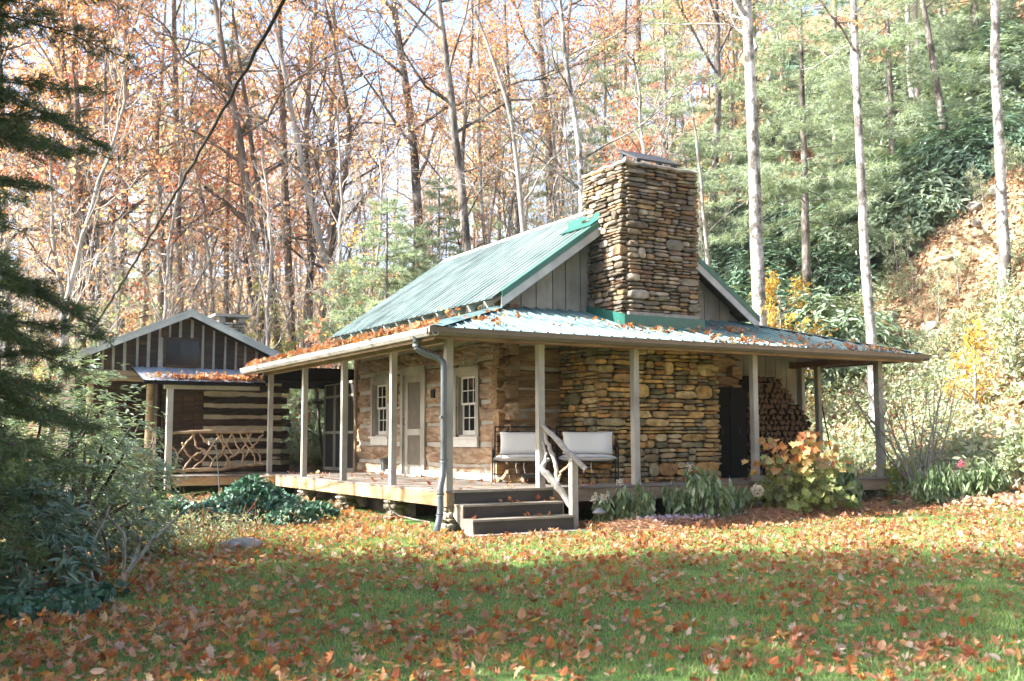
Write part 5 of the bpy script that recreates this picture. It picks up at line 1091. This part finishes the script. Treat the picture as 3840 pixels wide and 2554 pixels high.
hero([(768, 690), (735, 540), (700, 400), (655, 170)], 33, .13, 'barktwig', 'orange', 300, 'pale thin trunk leaning strongly left above the green roof eave', 12, h=16, crown0=.45, nl=12, clump=20)
hero([(668, 740), (664, 600), (656, 430), (650, 250)], 38, .18, 'barkdark', 'rust', 900, 'wide dark brown trunk between the two cabins', 13, h=19, crown0=.5, nl=12, clump=30)
hero([(752, 620), (762, 520), (800, 400), (812, 300), (790, 200)], 36, .16, 'barkdark', 'orange', 500, 'dark crooked tree bending right above the porch eave', 14, h=15, crown0=.3, nl=14, clump=20, ll=.35)
hero([(275, 780), (282, 600), (287, 400), (290, 150)], 37, .19, 'barkpale', 'orange', 4000, 'straight pale trunk with orange leaves left of the small gable', 15, h=20, crown0=.4, nl=16, size=.13)
hero([(413, 740), (410, 500), (406, 300), (402, 0)], 39, .16, 'barkgrey', 'orange', 1500, 'straight grey trunk above the small cabin gable', 16, h=22, crown0=.4, nl=14)
hero([(375, 740), (373, 600), (368, 450)], 33, .17, 'barkdark', 'rust', 200, 'short dark trunk just above the small gable', 17, h=10, crown0=.6, nl=8)
hero([(187, 840), (186, 700), (182, 500)], 34, .17, 'barkdark', 'orange', 2600, 'dark trunk at the left eave of the small cabin', 18, h=15, crown0=.45, nl=14, size=.13)
hero([(240, 600), (225, 480), (200, 400), (180, 320)], 40, .2, 'barkdark', 'orange', 5000, 'dark forked tree full of orange leaves behind the hemlock', 19, h=17, crown0=.3, nl=16, size=.14, ll=.35)
hero([(22, 850), (12, 650), (8, 500)], 35, .22, 'barkgrey', 'orange', 2500, 'grey trunk at the far left edge of the woods', 20, h=17, crown0=.4, nl=14, size=.14)
hero([(2190, 400), (2175, 300), (2155, 180)], 35, .14, 'barkgrey', 'weed', 0, 'bent grey trunk growing out of the rhododendrons on the hill', 21, h=9, crown0=.6, nl=8)
hero([(1640, 740), (1628, 600), (1615, 430), (1600, 300)], 30, .07, 'barktwig', 'weed', 60, 'thin leaning sapling right of the chimney', 22, h=8, crown0=.4, nl=9)
hero([(2140, 310), (2092, 230), (2090, 40)], 40, .10, 'barkpale', 'orange', 100, 'pale thin trunk high on the hillside', 23, h=14, crown0=.5, nl=8)
hero([(1473, 560), (1471, 250), (1470, 0)], 44, .18, 'barkdark', 'red', 3000, 'dark trunk with clear red leaves above the chimney', 24, h=19, crown0=.45, nl=12, size=.17, clump=60, jit=.35)
hero([(1462, 420), (1458, 330), (1452, 260)], 33, .05, 'barktwig', 'red', 1300, 'small bright red maple just above the chimney cap', 25, h=7.5, crown0=.72, nl=7, size=.13, ll=.14, sub=4, jit=.2, name='small_maple')
hero([(1200, 700), (1190, 500), (1180, 330)], 43, .14, 'barkgrey', 'orange', 5200, 'bright orange leaved tree behind the green ridge', 26, h=15, crown0=.35, nl=14, size=.14, ll=.32)
hero([(1640, 500), (1655, 200), (1650, 60)], 40, .17, 'barkgrey', 'orange', 8500, 'broad pale orange tree between the chimney and the thick pale trunk', 27, h=18, crown0=.4, nl=16, size=.15, ll=.34)
hero([(590, 760), (560, 560), (555, 480)], 40, .12, 'barkgrey', 'red', 2600, 'glowing red orange tree behind the dark double trunk', 28, h=11, crown0=.5, nl=12, size=.15, ll=.3)
# yellow shrubs on the slope
def shrub_at(vx, vy, d, nm, label, cat, leaf, seed, s=1, drop=True, group=None, **kw):
    p = vpt(vx, vy, d); p = np.array([p[0], p[1], H(p[0], p[1])-.05]); o = make_shrub(nm, label, cat, leaf, seed, loc=p, group=group, **kw); return o
def small_leafy(vx, d, h, n, leaf, label, seed, size=.10, ll=.4, crown0=.15, r0=.035, nm='understory_shrub', nl=12):
    p = ground_at(vx, d); o = thing(nm, label, 'shrub', p); mb, tw_ = gen_tree(seed, h, r0, crown0=crown0, nl=nl, ll=ll, upb=.8, sub=4, depth=2, wander=.05, nt_=6); mb.build('trunk', M['barktwig'], o, (0, 0, 0)); leafy(tw_, n, size, WIDE, .08, seed=seed).build('crown', M[leaf], o, (0, 0, 0)); return o
small_leafy(1815, 26.5, 3.7, 1500, 'yellow', 'golden leaved shrub beside the thick pale trunk', 41)
small_leafy(1770, 27.5, 3.0, 500, 'orange', 'small orange shrub low behind the right gable', 42)
small_leafy(2250, 23.5, 1.9, 420, 'yellow', 'golden yellow shrub on the slope at the right', 43, .11, nl=8)
small_leafy(2335, 19.6, 1.0, 420, 'weed', 'pale leafy bush at the right edge by the bed', 44, .11)
small_leafy(2345, 23.5, 1.7, 500, 'weed', 'leafy green bush higher on the slope at the right edge', 45, .11)
small_leafy(860, 30.0, 6.0, 700, 'yellow', 'sparse yellow tree above the middle of the porch roof', 46, .11, r0=.06)
small_leafy(750, 27.0, 3.4, 500, 'red', 'small reddish bush behind the porch roof', 47)
# pines
def pine_at(vx, d, label, seed, h, leaf='pine', s=1, dz=0, **kw):
    p = ground_at(vx, d); o = make_pine('pine_tree', label, 'tree', 'barkgrey', leaf, seed, h=h, **kw); place(o, p+[0, 0, dz], 0, s); return o
pk = dict(r0=.10, nlen=.20, spread=.75, wid=1.5, tuft=14, nb=80, density=8)
pine_at(885, 28, 'soft pale green pine just behind the green roof', 1, 7.4, lmax=.36, z0=.05, **pk)
pine_at(790, 30, 'smaller pale pine at the left of the green roof', 2, 5.6, lmax=.40, z0=.05, **pk)
pine_at(950, 29, 'rounded pale pine at the middle of the green ridge', 12, 6.6, lmax=.40, z0=.05, **pk)
pine_at(1010, 34, 'pale pine between the grey trunks above the ridge', 3, 8.6, lmax=.28, z0=.1, **pk)
pk2 = dict(r0=.14, nlen=.24, spread=.8, wid=1.5, tuft=12, nb=70, density=6)
pine_at(1545, 38, 'feathery pine behind the chimney on its right', 4, 12.5, lmax=.34, z0=.12, **pk2)
pine_at(1870, 31, 'wide feathery pine between the two pale trunks on the hill', 5, 12.0, lmax=.40, z0=.28, **pk2)
pine_at(2080, 36, 'big light green pine high on the hillside', 6, 11.5, lmax=.42, z0=.2, **pk2)
pine_at(1150, 50, 'tall pale pine far behind the thin sinuous tree', 13, 15, lmax=.22, z0=.1, **pk2)
pine_at(1290, 47, 'soft pine behind the curving pale trunk', 14, 13, lmax=.26, z0=.1, **pk2)
pine_at(330, 50, 'green pine deep in the woods above the small cabin', 15, 15, lmax=.2, z0=.2, **pk2)
pine_at(1400, 40, 'pale pine directly above the chimney', 7, 12.0, lmax=.28, z0=.15, **pk2)
pine_at(520, 41, 'tall pine with flat dark tiers left of the cable', 8, 19.0, lmax=.17, z0=.55, leaf='hemlock', **dict(pk2, nb=26, density=9))
pine_at(400, 44, 'thin topped pine near the left trunks', 9, 20.0, lmax=.15, z0=.5, leaf='pine', **dict(pk2, nb=36))
pine_at(1760, 48, 'distant pine above the right gable', 10, 14, lmax=.3, z0=.1, **pk2)
pine_at(2290, 46, 'distant pine in the upper right corner', 11, 12, lmax=.36, z0=.05, **pk2)
# near hemlock at the left edge with its drooping boughs
hk_ = dict(r0=.14, nlen=.06, spread=.75, wid=1.9, tuft=22, nb=210, density=13, droop=-.42, curve=-.55, lmax=.285, z0=.16, shape=.8)
hm = make_pine('hemlock_tree', 'dark drooping hemlock filling the left edge of the picture', 'tree', 'barkdark', 'hemlock', 21, h=11.5, **hk_)
place(hm, (-7.35, -3.5, H(-7.35, -3.5)), .7)
hn = copy_tree(hm); place(hn, (-8.0, -1.9, H(-8.0, -1.9)), 3.3, 1.05, 'second dark hemlock standing just behind the nearest one')
hn2 = copy_tree(hm); place(hn2, (-7.75, -4.9, H(-7.75, -4.9)), 5.1, .85, 'smaller dark hemlock nearest the camera at the left edge')
hb = thing('hemlock_tree', 'low dark hemlock bough mass in the lower left corner', 'tree', (-7.5, -5.3, H(-7.5, -5.3))); mb, P, A = gen_pine(22, 2.2, .04, z0=.05, lmax=.62, nb=34, tuft=9, density=10, droop=-.1, curve=-.4, shape=.75); mb.build('trunk', M['barkdark'], hb, (0, 0, 0)); nb_ = MB(); cards(nb_, P, .05*rng.uniform(.7, 1.2, len(P)), NEED, axis=A+rng.normal(0, .6, A.shape), wid=2.6); nb_.build('crown', M['hemlock'], hb, (0, 0, 0))
# hemlocks beyond the left edge: they shade the lawn
for i, (x, y, s) in enumerate(((-20.5, -9.4, 1.3),)):
    c = copy_tree(hm); place(c, (x, y, H(x, y)-.05), 1.3*i+.7, s, 'dark hemlock beyond the left edge shading the lawn', 'shade trees beyond the left edge')
# rhododendrons near the left
rk1 = dict(rx=1.5, ry=1.2, rz=2.5, nstem=44, nros=2300, lsz=.105, nper=7, hollow=.35)
r1 = make_shrub('rhododendron', 'large sunlit rhododendron in front of the small cabin', 'shrub', 'rhodo_light', 61, loc=ground_at(120, 13.0)-[0, 0, .1], **rk1)
r2 = make_shrub('rhododendron', 'darker rhododendron with long leaves at the lower left', 'shrub', 'rhodo', 62, loc=ground_at(30, 10.6)-[0, 0, .15], rx=.85, ry=.9, rz=1.5, nstem=24, nros=620, lsz=.14, nper=7)
r3 = make_shrub('rhododendron', 'rhododendron arm reaching over the lower log wall', 'shrub', 'rhodo_light', 63, loc=ground_at(270, 15.6)-[0, 0, .1], rx=.85, ry=.8, rz=2.1, nstem=30, nros=800, lsz=.105, nper=7, hollow=.3)
mb = MB(); p = ground_at(180, 11.5); o = thing('bare_branches', 'tangle of pale crooked branches under the rhododendrons', 'branches', p); g = np.random.default_rng(14)
for i in range(14):
    q0 = p+[g.normal(0, .35), g.normal(0, .4), -.1]; q1 = q0+[g.normal(0, .12), g.normal(0, .12), g.uniform(.3, .6)]; q2 = q1+[g.normal(0, .15), g.normal(0, .12), g.uniform(.2, .5)]; Q, rr = stick([q0, q1, q2], [.022, .016, .006], 5, i); mb.tube(Q, rr, 5)
mb.build('branches', M['barkpale'], o, p)
# rhododendron thicket on the hill and bushes behind: copies
protoR = [make_shrub('rhododendron', 'x', 'shrub', lf_, 70+i, rx=1.5, ry=1.4, rz=1.7, nstem=14, nros=480, lsz=.24, nper=7, droop=-.35) for i, lf_ in enumerate(('rhodo_light', 'rhodo', 'rhodo_light'))]
g = np.random.default_rng(77); first = [True]*3
WH = [(100, 'at the far left edge'), (230, 'left of the small gable'), (340, 'over the left slope of the small gable'), (460, 'over the small gable peak'), (560, 'over the small stone chimney'), (660, 'by the dark double trunk'), (760, 'over the side porch eave'), (880, 'over the lower green roof'), (1000, 'over the middle of the green roof'), (1120, 'near the slender grey trunk over the roof'), (1260, 'left of the big chimney'), (1400, 'just behind the big chimney'), (1560, 'above the big chimney'), (1700, 'right of the big chimney'), (1850, 'by the thick pale trunk'), (2000, 'by the slim pale trunk'), (2130, 'right of the slim pale trunk'), (2260, 'by the bare earth bank'), (9999, 'at the upper right edge')]
def wh(vx, d=0, far=None): return ('farther back ' if far and d > far else '')+next(t for q_, t in WH if vx < q_)
def put(proto, flags, i, loc, rz, s, lab, grp, tilt=(0, 0)):
    o = proto[i] if flags[i] else copy_tree(proto[i]); flags[i] = False; return place(o, loc, rz, s, lab, grp, tilt)
spots = []
for vx0, vx1, d0, d1, n in ((1660, 2060, 28.5, 36, 22), (1960, 2200, 31.5, 38, 12), (2150, 2400, 36, 46, 10), (1480, 1700, 31, 40, 10), (1700, 2300, 38, 52, 22), (1080, 1480, 36, 50, 16), (1350, 2380, 44, 66, 34), (2060, 2380, 33.2, 35.5, 10), (2100, 2330, 32.9, 33.6, 8), (1960, 2050, 30.2, 32, 3)):
    for _ in range(n): spots.append((g.uniform(vx0, vx1), g.uniform(d0, d1)))
for vx, d in spots:
    p = ground_at(vx, d); dist = np.linalg.norm(p[:2]-np.array(SAND[:2]))
    if (dist < 3.4 and d < 33) or (vx > 2045 and d < 31.5): continue
    i = int(g.integers(0, 3)); k_s = g.uniform(.8, 1.35); put(protoR, first, i, p-[0, 0, .25], g.uniform(0, 6.28), k_s, (('tall ' if k_s > 1.15 else 'low ' if k_s < .95 else '')+('broad pale', 'dark glossy', 'ragged pale')[i]+' rhododendron '+wh(vx, d, 36)), 'rhododendron thicket '+wh(vx))
for vx, d in ((705, 30), (690, 33), (740, 31.5), (665, 32), (620, 33), (800, 33), (720, 35)):
    p = ground_at(vx, d); put(protoR, first, 0, p-[0, 0, .2], g.uniform(0, 6.28), g.uniform(.8, 1.15), 'green rhododendron seen behind and between the two cabins', 'bushes behind the cabins')
# filling woods: prototypes then copies
TR = [make_tree('woodland_tree', 'x', 'tree', 'barkgrey', 'orange', 4600, .12, 101, clump=700, jit=.17, h=17, r0=.13, crown0=.28, nl=18, ll=.24, wander=.03),
      make_tree('woodland_tree', 'x', 'tree', 'barkpale', 'orange', 2400, .12, 102, h=20, r0=.13, crown0=.4, nl=15, ll=.22, wander=.03, clump=420, jit=.16),
      make_tree('woodland_tree', 'x', 'tree', 'barkdark', 'rust', 2800, .12, 103, clump=450, jit=.17, h=17, r0=.12, crown0=.25, nl=18, ll=.25, wander=.04),
      make_tree('woodland_tree', 'x', 'tree', 'barktwig', 'yellow', 260, .12, 104, h=19, r0=.13, crown0=.35, nl=18, ll=.24, wander=.035, upb=1.0),
      make_tree('woodland_tree', 'x', 'tree', 'barkpale', 'red', 1800, .15, 105, h=16, r0=.11, crown0=.4, nl=14, ll=.24, wander=.04, clump=60)]
labs = [('orange leaved tree', 'full orange trees'), ('pale trunked tree with thin orange leaves', 'pale thin orange trees'), ('dark trunked tree with rusty leaves', 'rusty trees'), ('almost bare pale twiggy tree', 'bare twiggy trees'), ('slim tree with some red leaves', 'thin red trees')]
zones = [((-30, 420), (34, 62), 10, (.4, .3, .05, .22, .03), 'in the woods at the left'), ((420, 900), (36, 68), 10, (.22, .30, .1, .33, .05), 'in the woods between the cabins'), ((900, 1400), (38, 66), 9, (.08, .26, .04, .58, .04), 'in the woods above the green roof'), ((1400, 1800), (42, 66), 8, (.2, .2, .0, .5, .1), 'in the woods above the chimney'), ((1800, 2380), (40, 62), 9, (0, .15, 0, .75, .1), 'high on the right hillside')]
flag = [True]*5; g = np.random.default_rng(5)
for (x0, x1), (d0, d1), n, pr, where in zones:
    for k_ in range(n):
        vx = x0+(x1-x0)*((k_*.618+g.random()*.15) % 1); d = g.uniform(d0, d1); i = int(g.choice(5, p=np.array(pr)/sum(pr))); p = ground_at(vx, d)
        put(TR, flag, i, p-[0, 0, .1], g.uniform(0, 6.28), g.uniform(.72, 1.2), labs[i][0]+' '+wh(vx, d, 50), labs[i][1]+' '+where, (g.normal(0, .075), g.normal(0, .075)))
TS = [make_tree('forest_sapling', 'x', 'tree', ('barktwig', 'barkpale')[i_ % 2], ('orange', 'farleaf')[i_ % 2], 160, .10, 201+i_, h=7.5, r0=.05, crown0=.2, nl=16, ll=.26, wander=.06, sub=5, upb=1.1, nt_=6, jit=.1) for i_ in range(3)]
fs = [True]*3
for k_ in range(62):
    vx = -20+1560*((k_*.618) % 1); d = g.uniform(28, 46); p = ground_at(vx, d); i = k_ % 3
    put(TS, fs, i, p-[0, 0, .1], g.uniform(0, 6.28), g.uniform(.75, 1.5), ('crooked', 'slender', 'twiggy')[i]+' pale sapling '+wh(vx, d, 37), 'pale saplings in the woods', (g.normal(0, .12), g.normal(0, .12)))
# trees beyond the left edge whose bare boughs dapple the roofs
for x, y, s in ((-11.5, 9.5, .9), (-14, 6.5, 1.0), (-10.5, 13.5, .85), (-9.5, 7.4, .8), (-12.6, 11.6, 1.0)):
    c = copy_tree(TR[3]); place(c, (x, y, H(x, y)), x, s, 'bare tree beyond the left edge casting dappled shade', 'bare trees beyond the left edge')
UN = [small_leafy(0, 30, 2.6, 1100, l_, 'x', 300+i_, .07, nm='understory_shrub') for i_, l_ in enumerate(('orange', 'weed', 'yellowgreen'))]
fl2 = [True]*3; g = np.random.default_rng(66)
for k_ in range(46):
    vx = g.uniform(-20, 1450); d = g.uniform(30, 62); i = k_ % 3; p = ground_at(vx, d); put(UN, fl2, i, p, g.uniform(0, 6), g.uniform(.8, 1.9), ('low orange shrub', 'low pale green shrub', 'low yellow green shrub')[i]+' '+wh(vx, d, 45), ('orange shrubs', 'pale green shrubs', 'yellow green shrubs')[i]+' under the trees')
for x, y, s in ((-10.4, -3.6, .62), (-10.8, -6.2, .75), (-10.2, -8.8, .68), (-11.5, -11.4, .8), (-14, -7.2, .9), (-13.6, -12.6, .9), (-18, -6, 1.0), (-19, -12, 1.0)):
    c = copy_tree(TR[0]); place(c, (x, y, H(x, y)), x*3, s, 'leafy tree beyond the left edge dappling the lawn', 'leafy trees beyond the left edge')
for k_ in range(16):
    vx = g.uniform(2040, 2350); d = g.uniform(27.5, 33); p = ground_at(vx, d); put(UN, fl2, 1, p, g.uniform(0, 6), g.uniform(.3, .6), 'small pale green shrub on the slope under the earth bank', 'small shrubs under the earth bank')
for k_ in range(9):
    p = ground_at(g.uniform(2060, 2350), g.uniform(28.5, 32)); rock(p, tuple(g.uniform(.1, .3, 3)*[1, 1, .7]), 20+k_, 'brown stone lying on the bare earth bank', 'stones on the earth bank')
# fallen dead limb
a = vpt(470, 430, 34); b = vpt(600, 545, 34); mb = MB(); Q, rr = stick([b, (a+b)/2+[0, 0, .1], a], [.13, .10, .05], 6, 3); mb.tube(Q, rr, 7); a2 = a+(a-b)*.2; tag(mb.build('dead_limb', M['barkdark'], None, (a+b)/2), 'dark broken limb slanting between the trunks left of the roof', 'branch')
# far woods as one mass
mb = MB(); g = np.random.default_rng(12); lf = MB(); A_, P_ = [], []
for i in range(95):
    az = g.uniform(30, 97); d = g.uniform(66, 112); x, y = polar(az, d); z = H(x, y); h_ = g.uniform(13, 21); l = g.normal(0, .09, 2)*h_; mb.tube([(x, y, z-.3), (x+l[0]*.4, y+l[1]*.4, z+h_*.5), (x+l[0], y+l[1], z+h_)], [.15, .10, .03], 5, 0, False)
    for j in range(34):
        f = g.uniform(.2, 1); q = np.array([x+l[0]*f, y+l[1]*f, z+h_*f]); e = q+[g.normal(0, 1.8), g.normal(0, 1.8), g.uniform(.3, 2.2)]; mb.tube([q, (q+e)/2+g.normal(0, .15, 3), e], [.05, .035, .012], 3, 0, False)
        P_.append(e+g.normal(0, .7, (11, 3))); 
P_ = np.vstack(P_); cards(mb, P_, g.uniform(.16, .34, len(P_)), WIDE, m=1)
kind(mb.build('distant_woods', [M['barktwig'], M['farleaf']]), 'stuff', 'hazy mass of bare and orange trees far behind')
# ================================================================== ground scatter
def polar_scatter(n, az0, az1, d0, d1, g):
    az = np.radians(g.uniform(az0, az1, n)); d = np.sqrt(g.uniform(d0**2, d1**2, n)); return CAM[0]+d*np.cos(az), CAM[1]+d*np.sin(az)
def deckmask(X, Y): return ~((X > -.05) & (X < 9.3) & (Y > .12)) & ~((X > .0) & (X < 1.9) & (Y > -.82) & (Y < .2)) & ~((X > -3.6) & (X < 1) & (Y > 9))
def vnoise(X, Y, f, s): return np.sin(X*f+s)*np.cos(Y*f*1.1+s*2)+.6*np.sin(X*f*2.3+Y*f*1.7+s)+.4*np.cos(Y*f*3.1-X*f*2.1+s*3)
g = np.random.default_rng(3)
X, Y = polar_scatter(72000, 29, 92, 5.0, 21, g); ok = deckmask(X, Y); dn = vnoise(X, Y, 1.9, 1.)
left = np.clip((-X-2.6-.25*(Y+8))/2, 0, 1); near = np.clip((np.hypot(X-CAM[0], Y-CAM[1])-10)/4, 0, 1)
dens = .43+.27*dn+.5*left+.30*near; bed = (Y > -1.25) & (X > 1.8); dens = np.where(bed, .95, dens); ok &= g.random(len(X)) < dens; X, Y = X[ok], Y[ok]; n = len(X)
mb = MB(); P = np.stack([X, Y, hfun(X, Y)+g.uniform(.010, .055, n)], 1); S = .032+.066*g.random(n)**1.7; q_ = g.random(n) < .68
cards(mb, P[q_], S[q_], MAPLE, nrm=np.tile([0, 0, 1.], (q_.sum(), 1)), nj=.30, curl=1.0, wid=.85); cards(mb, P[~q_], S[~q_], WIDE, nrm=np.tile([0, 0, 1.], ((~q_).sum(), 1)), nj=.4, curl=1.0, wid=1.1)
kind(mb.build('fallen_leaves', M['litter']), 'stuff', 'carpet of fallen brown and orange maple leaves on the lawn')
# leaves on decks and roofs
def leaf_patch(name, P, lab, sz=(.06, .12)):
    mb = MB(); n = len(P); cards(mb, P, g.uniform(*sz, n), MAPLE, nrm=np.tile([0, 0, 1.], (n, 1)), nj=.35, curl=.7, wid=.9); kind(mb.build(name, M['litter']), 'stuff', lab)
n = 950; y = g.uniform(GX+.1, YE2-.1, n); u = np.abs(g.normal(0, .13, n)); ok = u < (y-GX)*.9; y, u = y[ok], u[ok]; x = GX+u; leaf_patch('roof_leaf_litter', np.stack([x, y, GZ+s2*(x-GX)+.03+g.uniform(0, .05, len(x))], 1), 'thick line of fallen leaves along the side eave')
cl = g.uniform([.3, .05], [9.4, 1.0], (42, 2)); P = cl[g.integers(0, 42, 240)]+g.normal(0, .09, (240, 2))*[1.8, 1]; P2 = np.stack([g.uniform(4.6, 9.3, 150), GX+np.abs(g.normal(0, .12, 150))+.03], 1); P = np.vstack([P, P2]); P = P[(P[:, 1] > GX+.03) & (P[:, 1] < 1.6)]
P = P[~((P[:, 0] > UX0-.15) & (P[:, 0] < UX1+.15) & (P[:, 1] > CY-.15))]; leaf_patch('roof_leaf_litter', np.stack([P[:, 0], P[:, 1], GZ+s1*(P[:, 1]-GX)+.035], 1), 'scattered clumps of leaves on the front porch roof')
n = 460; x = g.uniform(-2.45, .0, n); u = np.abs(g.normal(0, .22, n))+.02*np.abs(x); x[:330] = g.uniform(-1.9, 0, 330); leaf_patch('roof_leaf_litter', np.stack([x, 8.84+u, 1.97+s5*u+g.uniform(0, .04, n)], 1), 'heap of leaves on the little shed roof')
n = 90; P = np.stack([g.uniform(.1, 2.2, n), g.uniform(.1, 8, n)], 1); P = np.vstack([P, np.stack([g.uniform(2.3, 9, 90), g.uniform(.05, .7, 90)], 1)]); leaf_patch('deck_leaves', np.stack([P[:, 0], P[:, 1], np.full(len(P), .015)], 1), 'few loose leaves lying on the porch boards')
for lst, z, yy in ((8, -.185, (-.3, -.05)), (7, -.37, (-.58, -.3))): leaf_patch('step_leaves', np.stack([g.uniform(.2, 1.75, lst), g.uniform(*yy, lst), np.full(lst, z+.01)], 1), 'few leaves on the '+('upper' if z > -.2 else 'lower')+' porch step')
# hillside litter and weeds
X, Y = polar_scatter(150000, 27, 67, 17.5, 44, g); Z = hfun(X, Y); ds = np.hypot(X-SAND[0], Y-SAND[1]); ok = (Z > -.42) & deckmask(X, Y) & ((ds > .9) | (g.random(len(X)) < .5)); X, Y, Z = X[ok], Y[ok], Z[ok]; n = len(X); mb = MB(); cards(mb, np.stack([X, Y, Z+g.uniform(.01, .08, n)], 1), g.uniform(.07, .15, n), WIDE, nrm=np.tile([-.3, -.3, 1.], (n, 1)), nj=.5, wid=1.3, curl=.3); kind(mb.build('hillside_leaf_litter', M['litter_hill']), 'stuff', 'brown leaf litter covering the hillside')
X, Y = polar_scatter(50000, 27, 66, 44, 78, g); Z = hfun(X, Y); n = len(X); mb = MB(); cards(mb, np.stack([X, Y, Z+g.uniform(.01, .2, n)], 1), g.uniform(.16, .34, n), WIDE, nrm=np.tile([-.3, -.3, 1.], (n, 1)), nj=.7, wid=1.3, m=0); kind(mb.build('far_hillside_leaf_litter', M['litter_hill']), 'stuff', 'leaf litter on the far upper hillside')
X, Y = polar_scatter(60000, 66, 98, 18, 60, g); Z = hfun(X, Y); ok = deckmask(X, Y); X, Y, Z = X[ok], Y[ok], Z[ok]; n = len(X); mb = MB(); cards(mb, np.stack([X, Y, Z+g.uniform(.01, .06, n)], 1), g.uniform(.10, .2, n), WIDE, nrm=np.tile([0, 0, 1.], (n, 1)), nj=.4, wid=1.3); kind(mb.build('forest_leaf_litter', M['litter_hill']), 'stuff', 'leaf litter on the forest floor behind the cabins')
c = 5200; X, Y = polar_scatter(c, 27, 60, 19.5, 42, g); Z = hfun(X, Y); ds = np.hypot(X-SAND[0], Y-SAND[1]); ok = (Z > -.38) & deckmask(X, Y) & (ds > 1.7); X, Y, Z = X[ok], Y[ok], Z[ok]; k_ = 30; n = len(X)*k_
hgt = np.repeat(g.uniform(.18, .7, len(X)), k_); P = np.stack([np.repeat(X, k_)+g.normal(0, .26, n), np.repeat(Y, k_)+g.normal(0, .26, n), np.repeat(Z, k_)+hgt*g.random(n)], 1)
mb = MB(); cards(mb, P, g.uniform(.08, .17, n), ELL, nrm=np.tile([-.4, -.4, .8], (n, 1)), nj=.6, axis=g.normal(size=(n, 3))-[0, 0, .25], wid=1.2)
for x, y, z, h_ in zip(X[::3], Y[::3], Z[::3], hgt[::3*k_]): mb.tube([(x, y, z), (x+g.normal(0, .1), y+g.normal(0, .1), z+h_*.7), (x+g.normal(0, .25), y+g.normal(0, .25), z+h_*1.5)], [.008, .006, .002], 3, 1, False)
kind(mb.build('hillside_undergrowth', [M['weed'], M['barktwig']]), 'stuff', 'pale green weeds and saplings covering the slope')
# grass
X, Y = polar_scatter(430000, 28, 93, 4.8, 20.5, g); ok = deckmask(X, Y) & ~((Y > -1.0) & (X > 1.8)); gn = vnoise(X, Y, 2.6, 4.); ok &= g.random(len(X)) < np.clip(.95+.25*gn-.6*np.clip((-X-3.4)/2, 0, 1)*(Y > -6), .15, 1); X, Y, gn = X[ok], Y[ok], gn[ok]; n = len(X)
hh = g.uniform(.025, .06, n)*(1+.25*gn); ax = np.stack([g.normal(0, .42, n), g.normal(0, .42, n), np.ones(n)], 1); mb = MB(); cards(mb, np.stack([X, Y, hfun(X, Y)-.005], 1), hh, (np.array([[0, .09, 0], [0, -.09, 0], [1, 0, .12]]), [[0, 1, 2]]), axis=ax)
kind(mb.build('grass', M['grassm']), 'stuff', 'short green lawn grass between the fallen leaves')
for o in list(bpy.data.objects):
    if o.get('label') == 'x': o['label'] = 'glossy shrub on the hillside'
print('objects', len(bpy.data.objects))

# trees behind the camera: what the panes reflect, plus hemlocks added to cut sky fill
g = np.random.default_rng(91)
for k_ in range(7):
    x, y = polar(g.uniform(196, 345), g.uniform(12, 28)); c = copy_tree(hm); place(c, (x, y, H(x, y)), g.uniform(0, 6), g.uniform(1.0, 1.7), 'dark hemlock added behind the camera to cut sky light', 'hemlocks added behind the camera')
for k_ in range(16):
    az = g.uniform(195, 325); d = g.uniform(14, 34); x, y = polar(az, d)
    c = copy_tree(TR[(0, 2, 3)[k_ % 3]]); place(c, (x, y, H(x, y)), g.uniform(0, 6), g.uniform(.8, 1.1), 'woodland tree standing behind the photographer', 'trees behind the photographer')
# the air
HZ = HAZE
if HZ:
    mb = MB(); mb.box((-190, -190, -2.2), (230, 230, 48)); hz = mb.build('haze', []); hz['kind'] = 'stuff'; m, nt, out = newmat('haze_air'); pv = N(nt, 'VolumePrincipled'); pv.inputs['Color'].default_value = (.93, .96, 1, 1); pv.inputs['Density'].default_value = HZ; pv.inputs['Anisotropy'].default_value = .2
    nt.links.new(pv.outputs[0], out.inputs['Volume']); hz.data.materials.append(m); sc.cycles.volume_bounces = 1
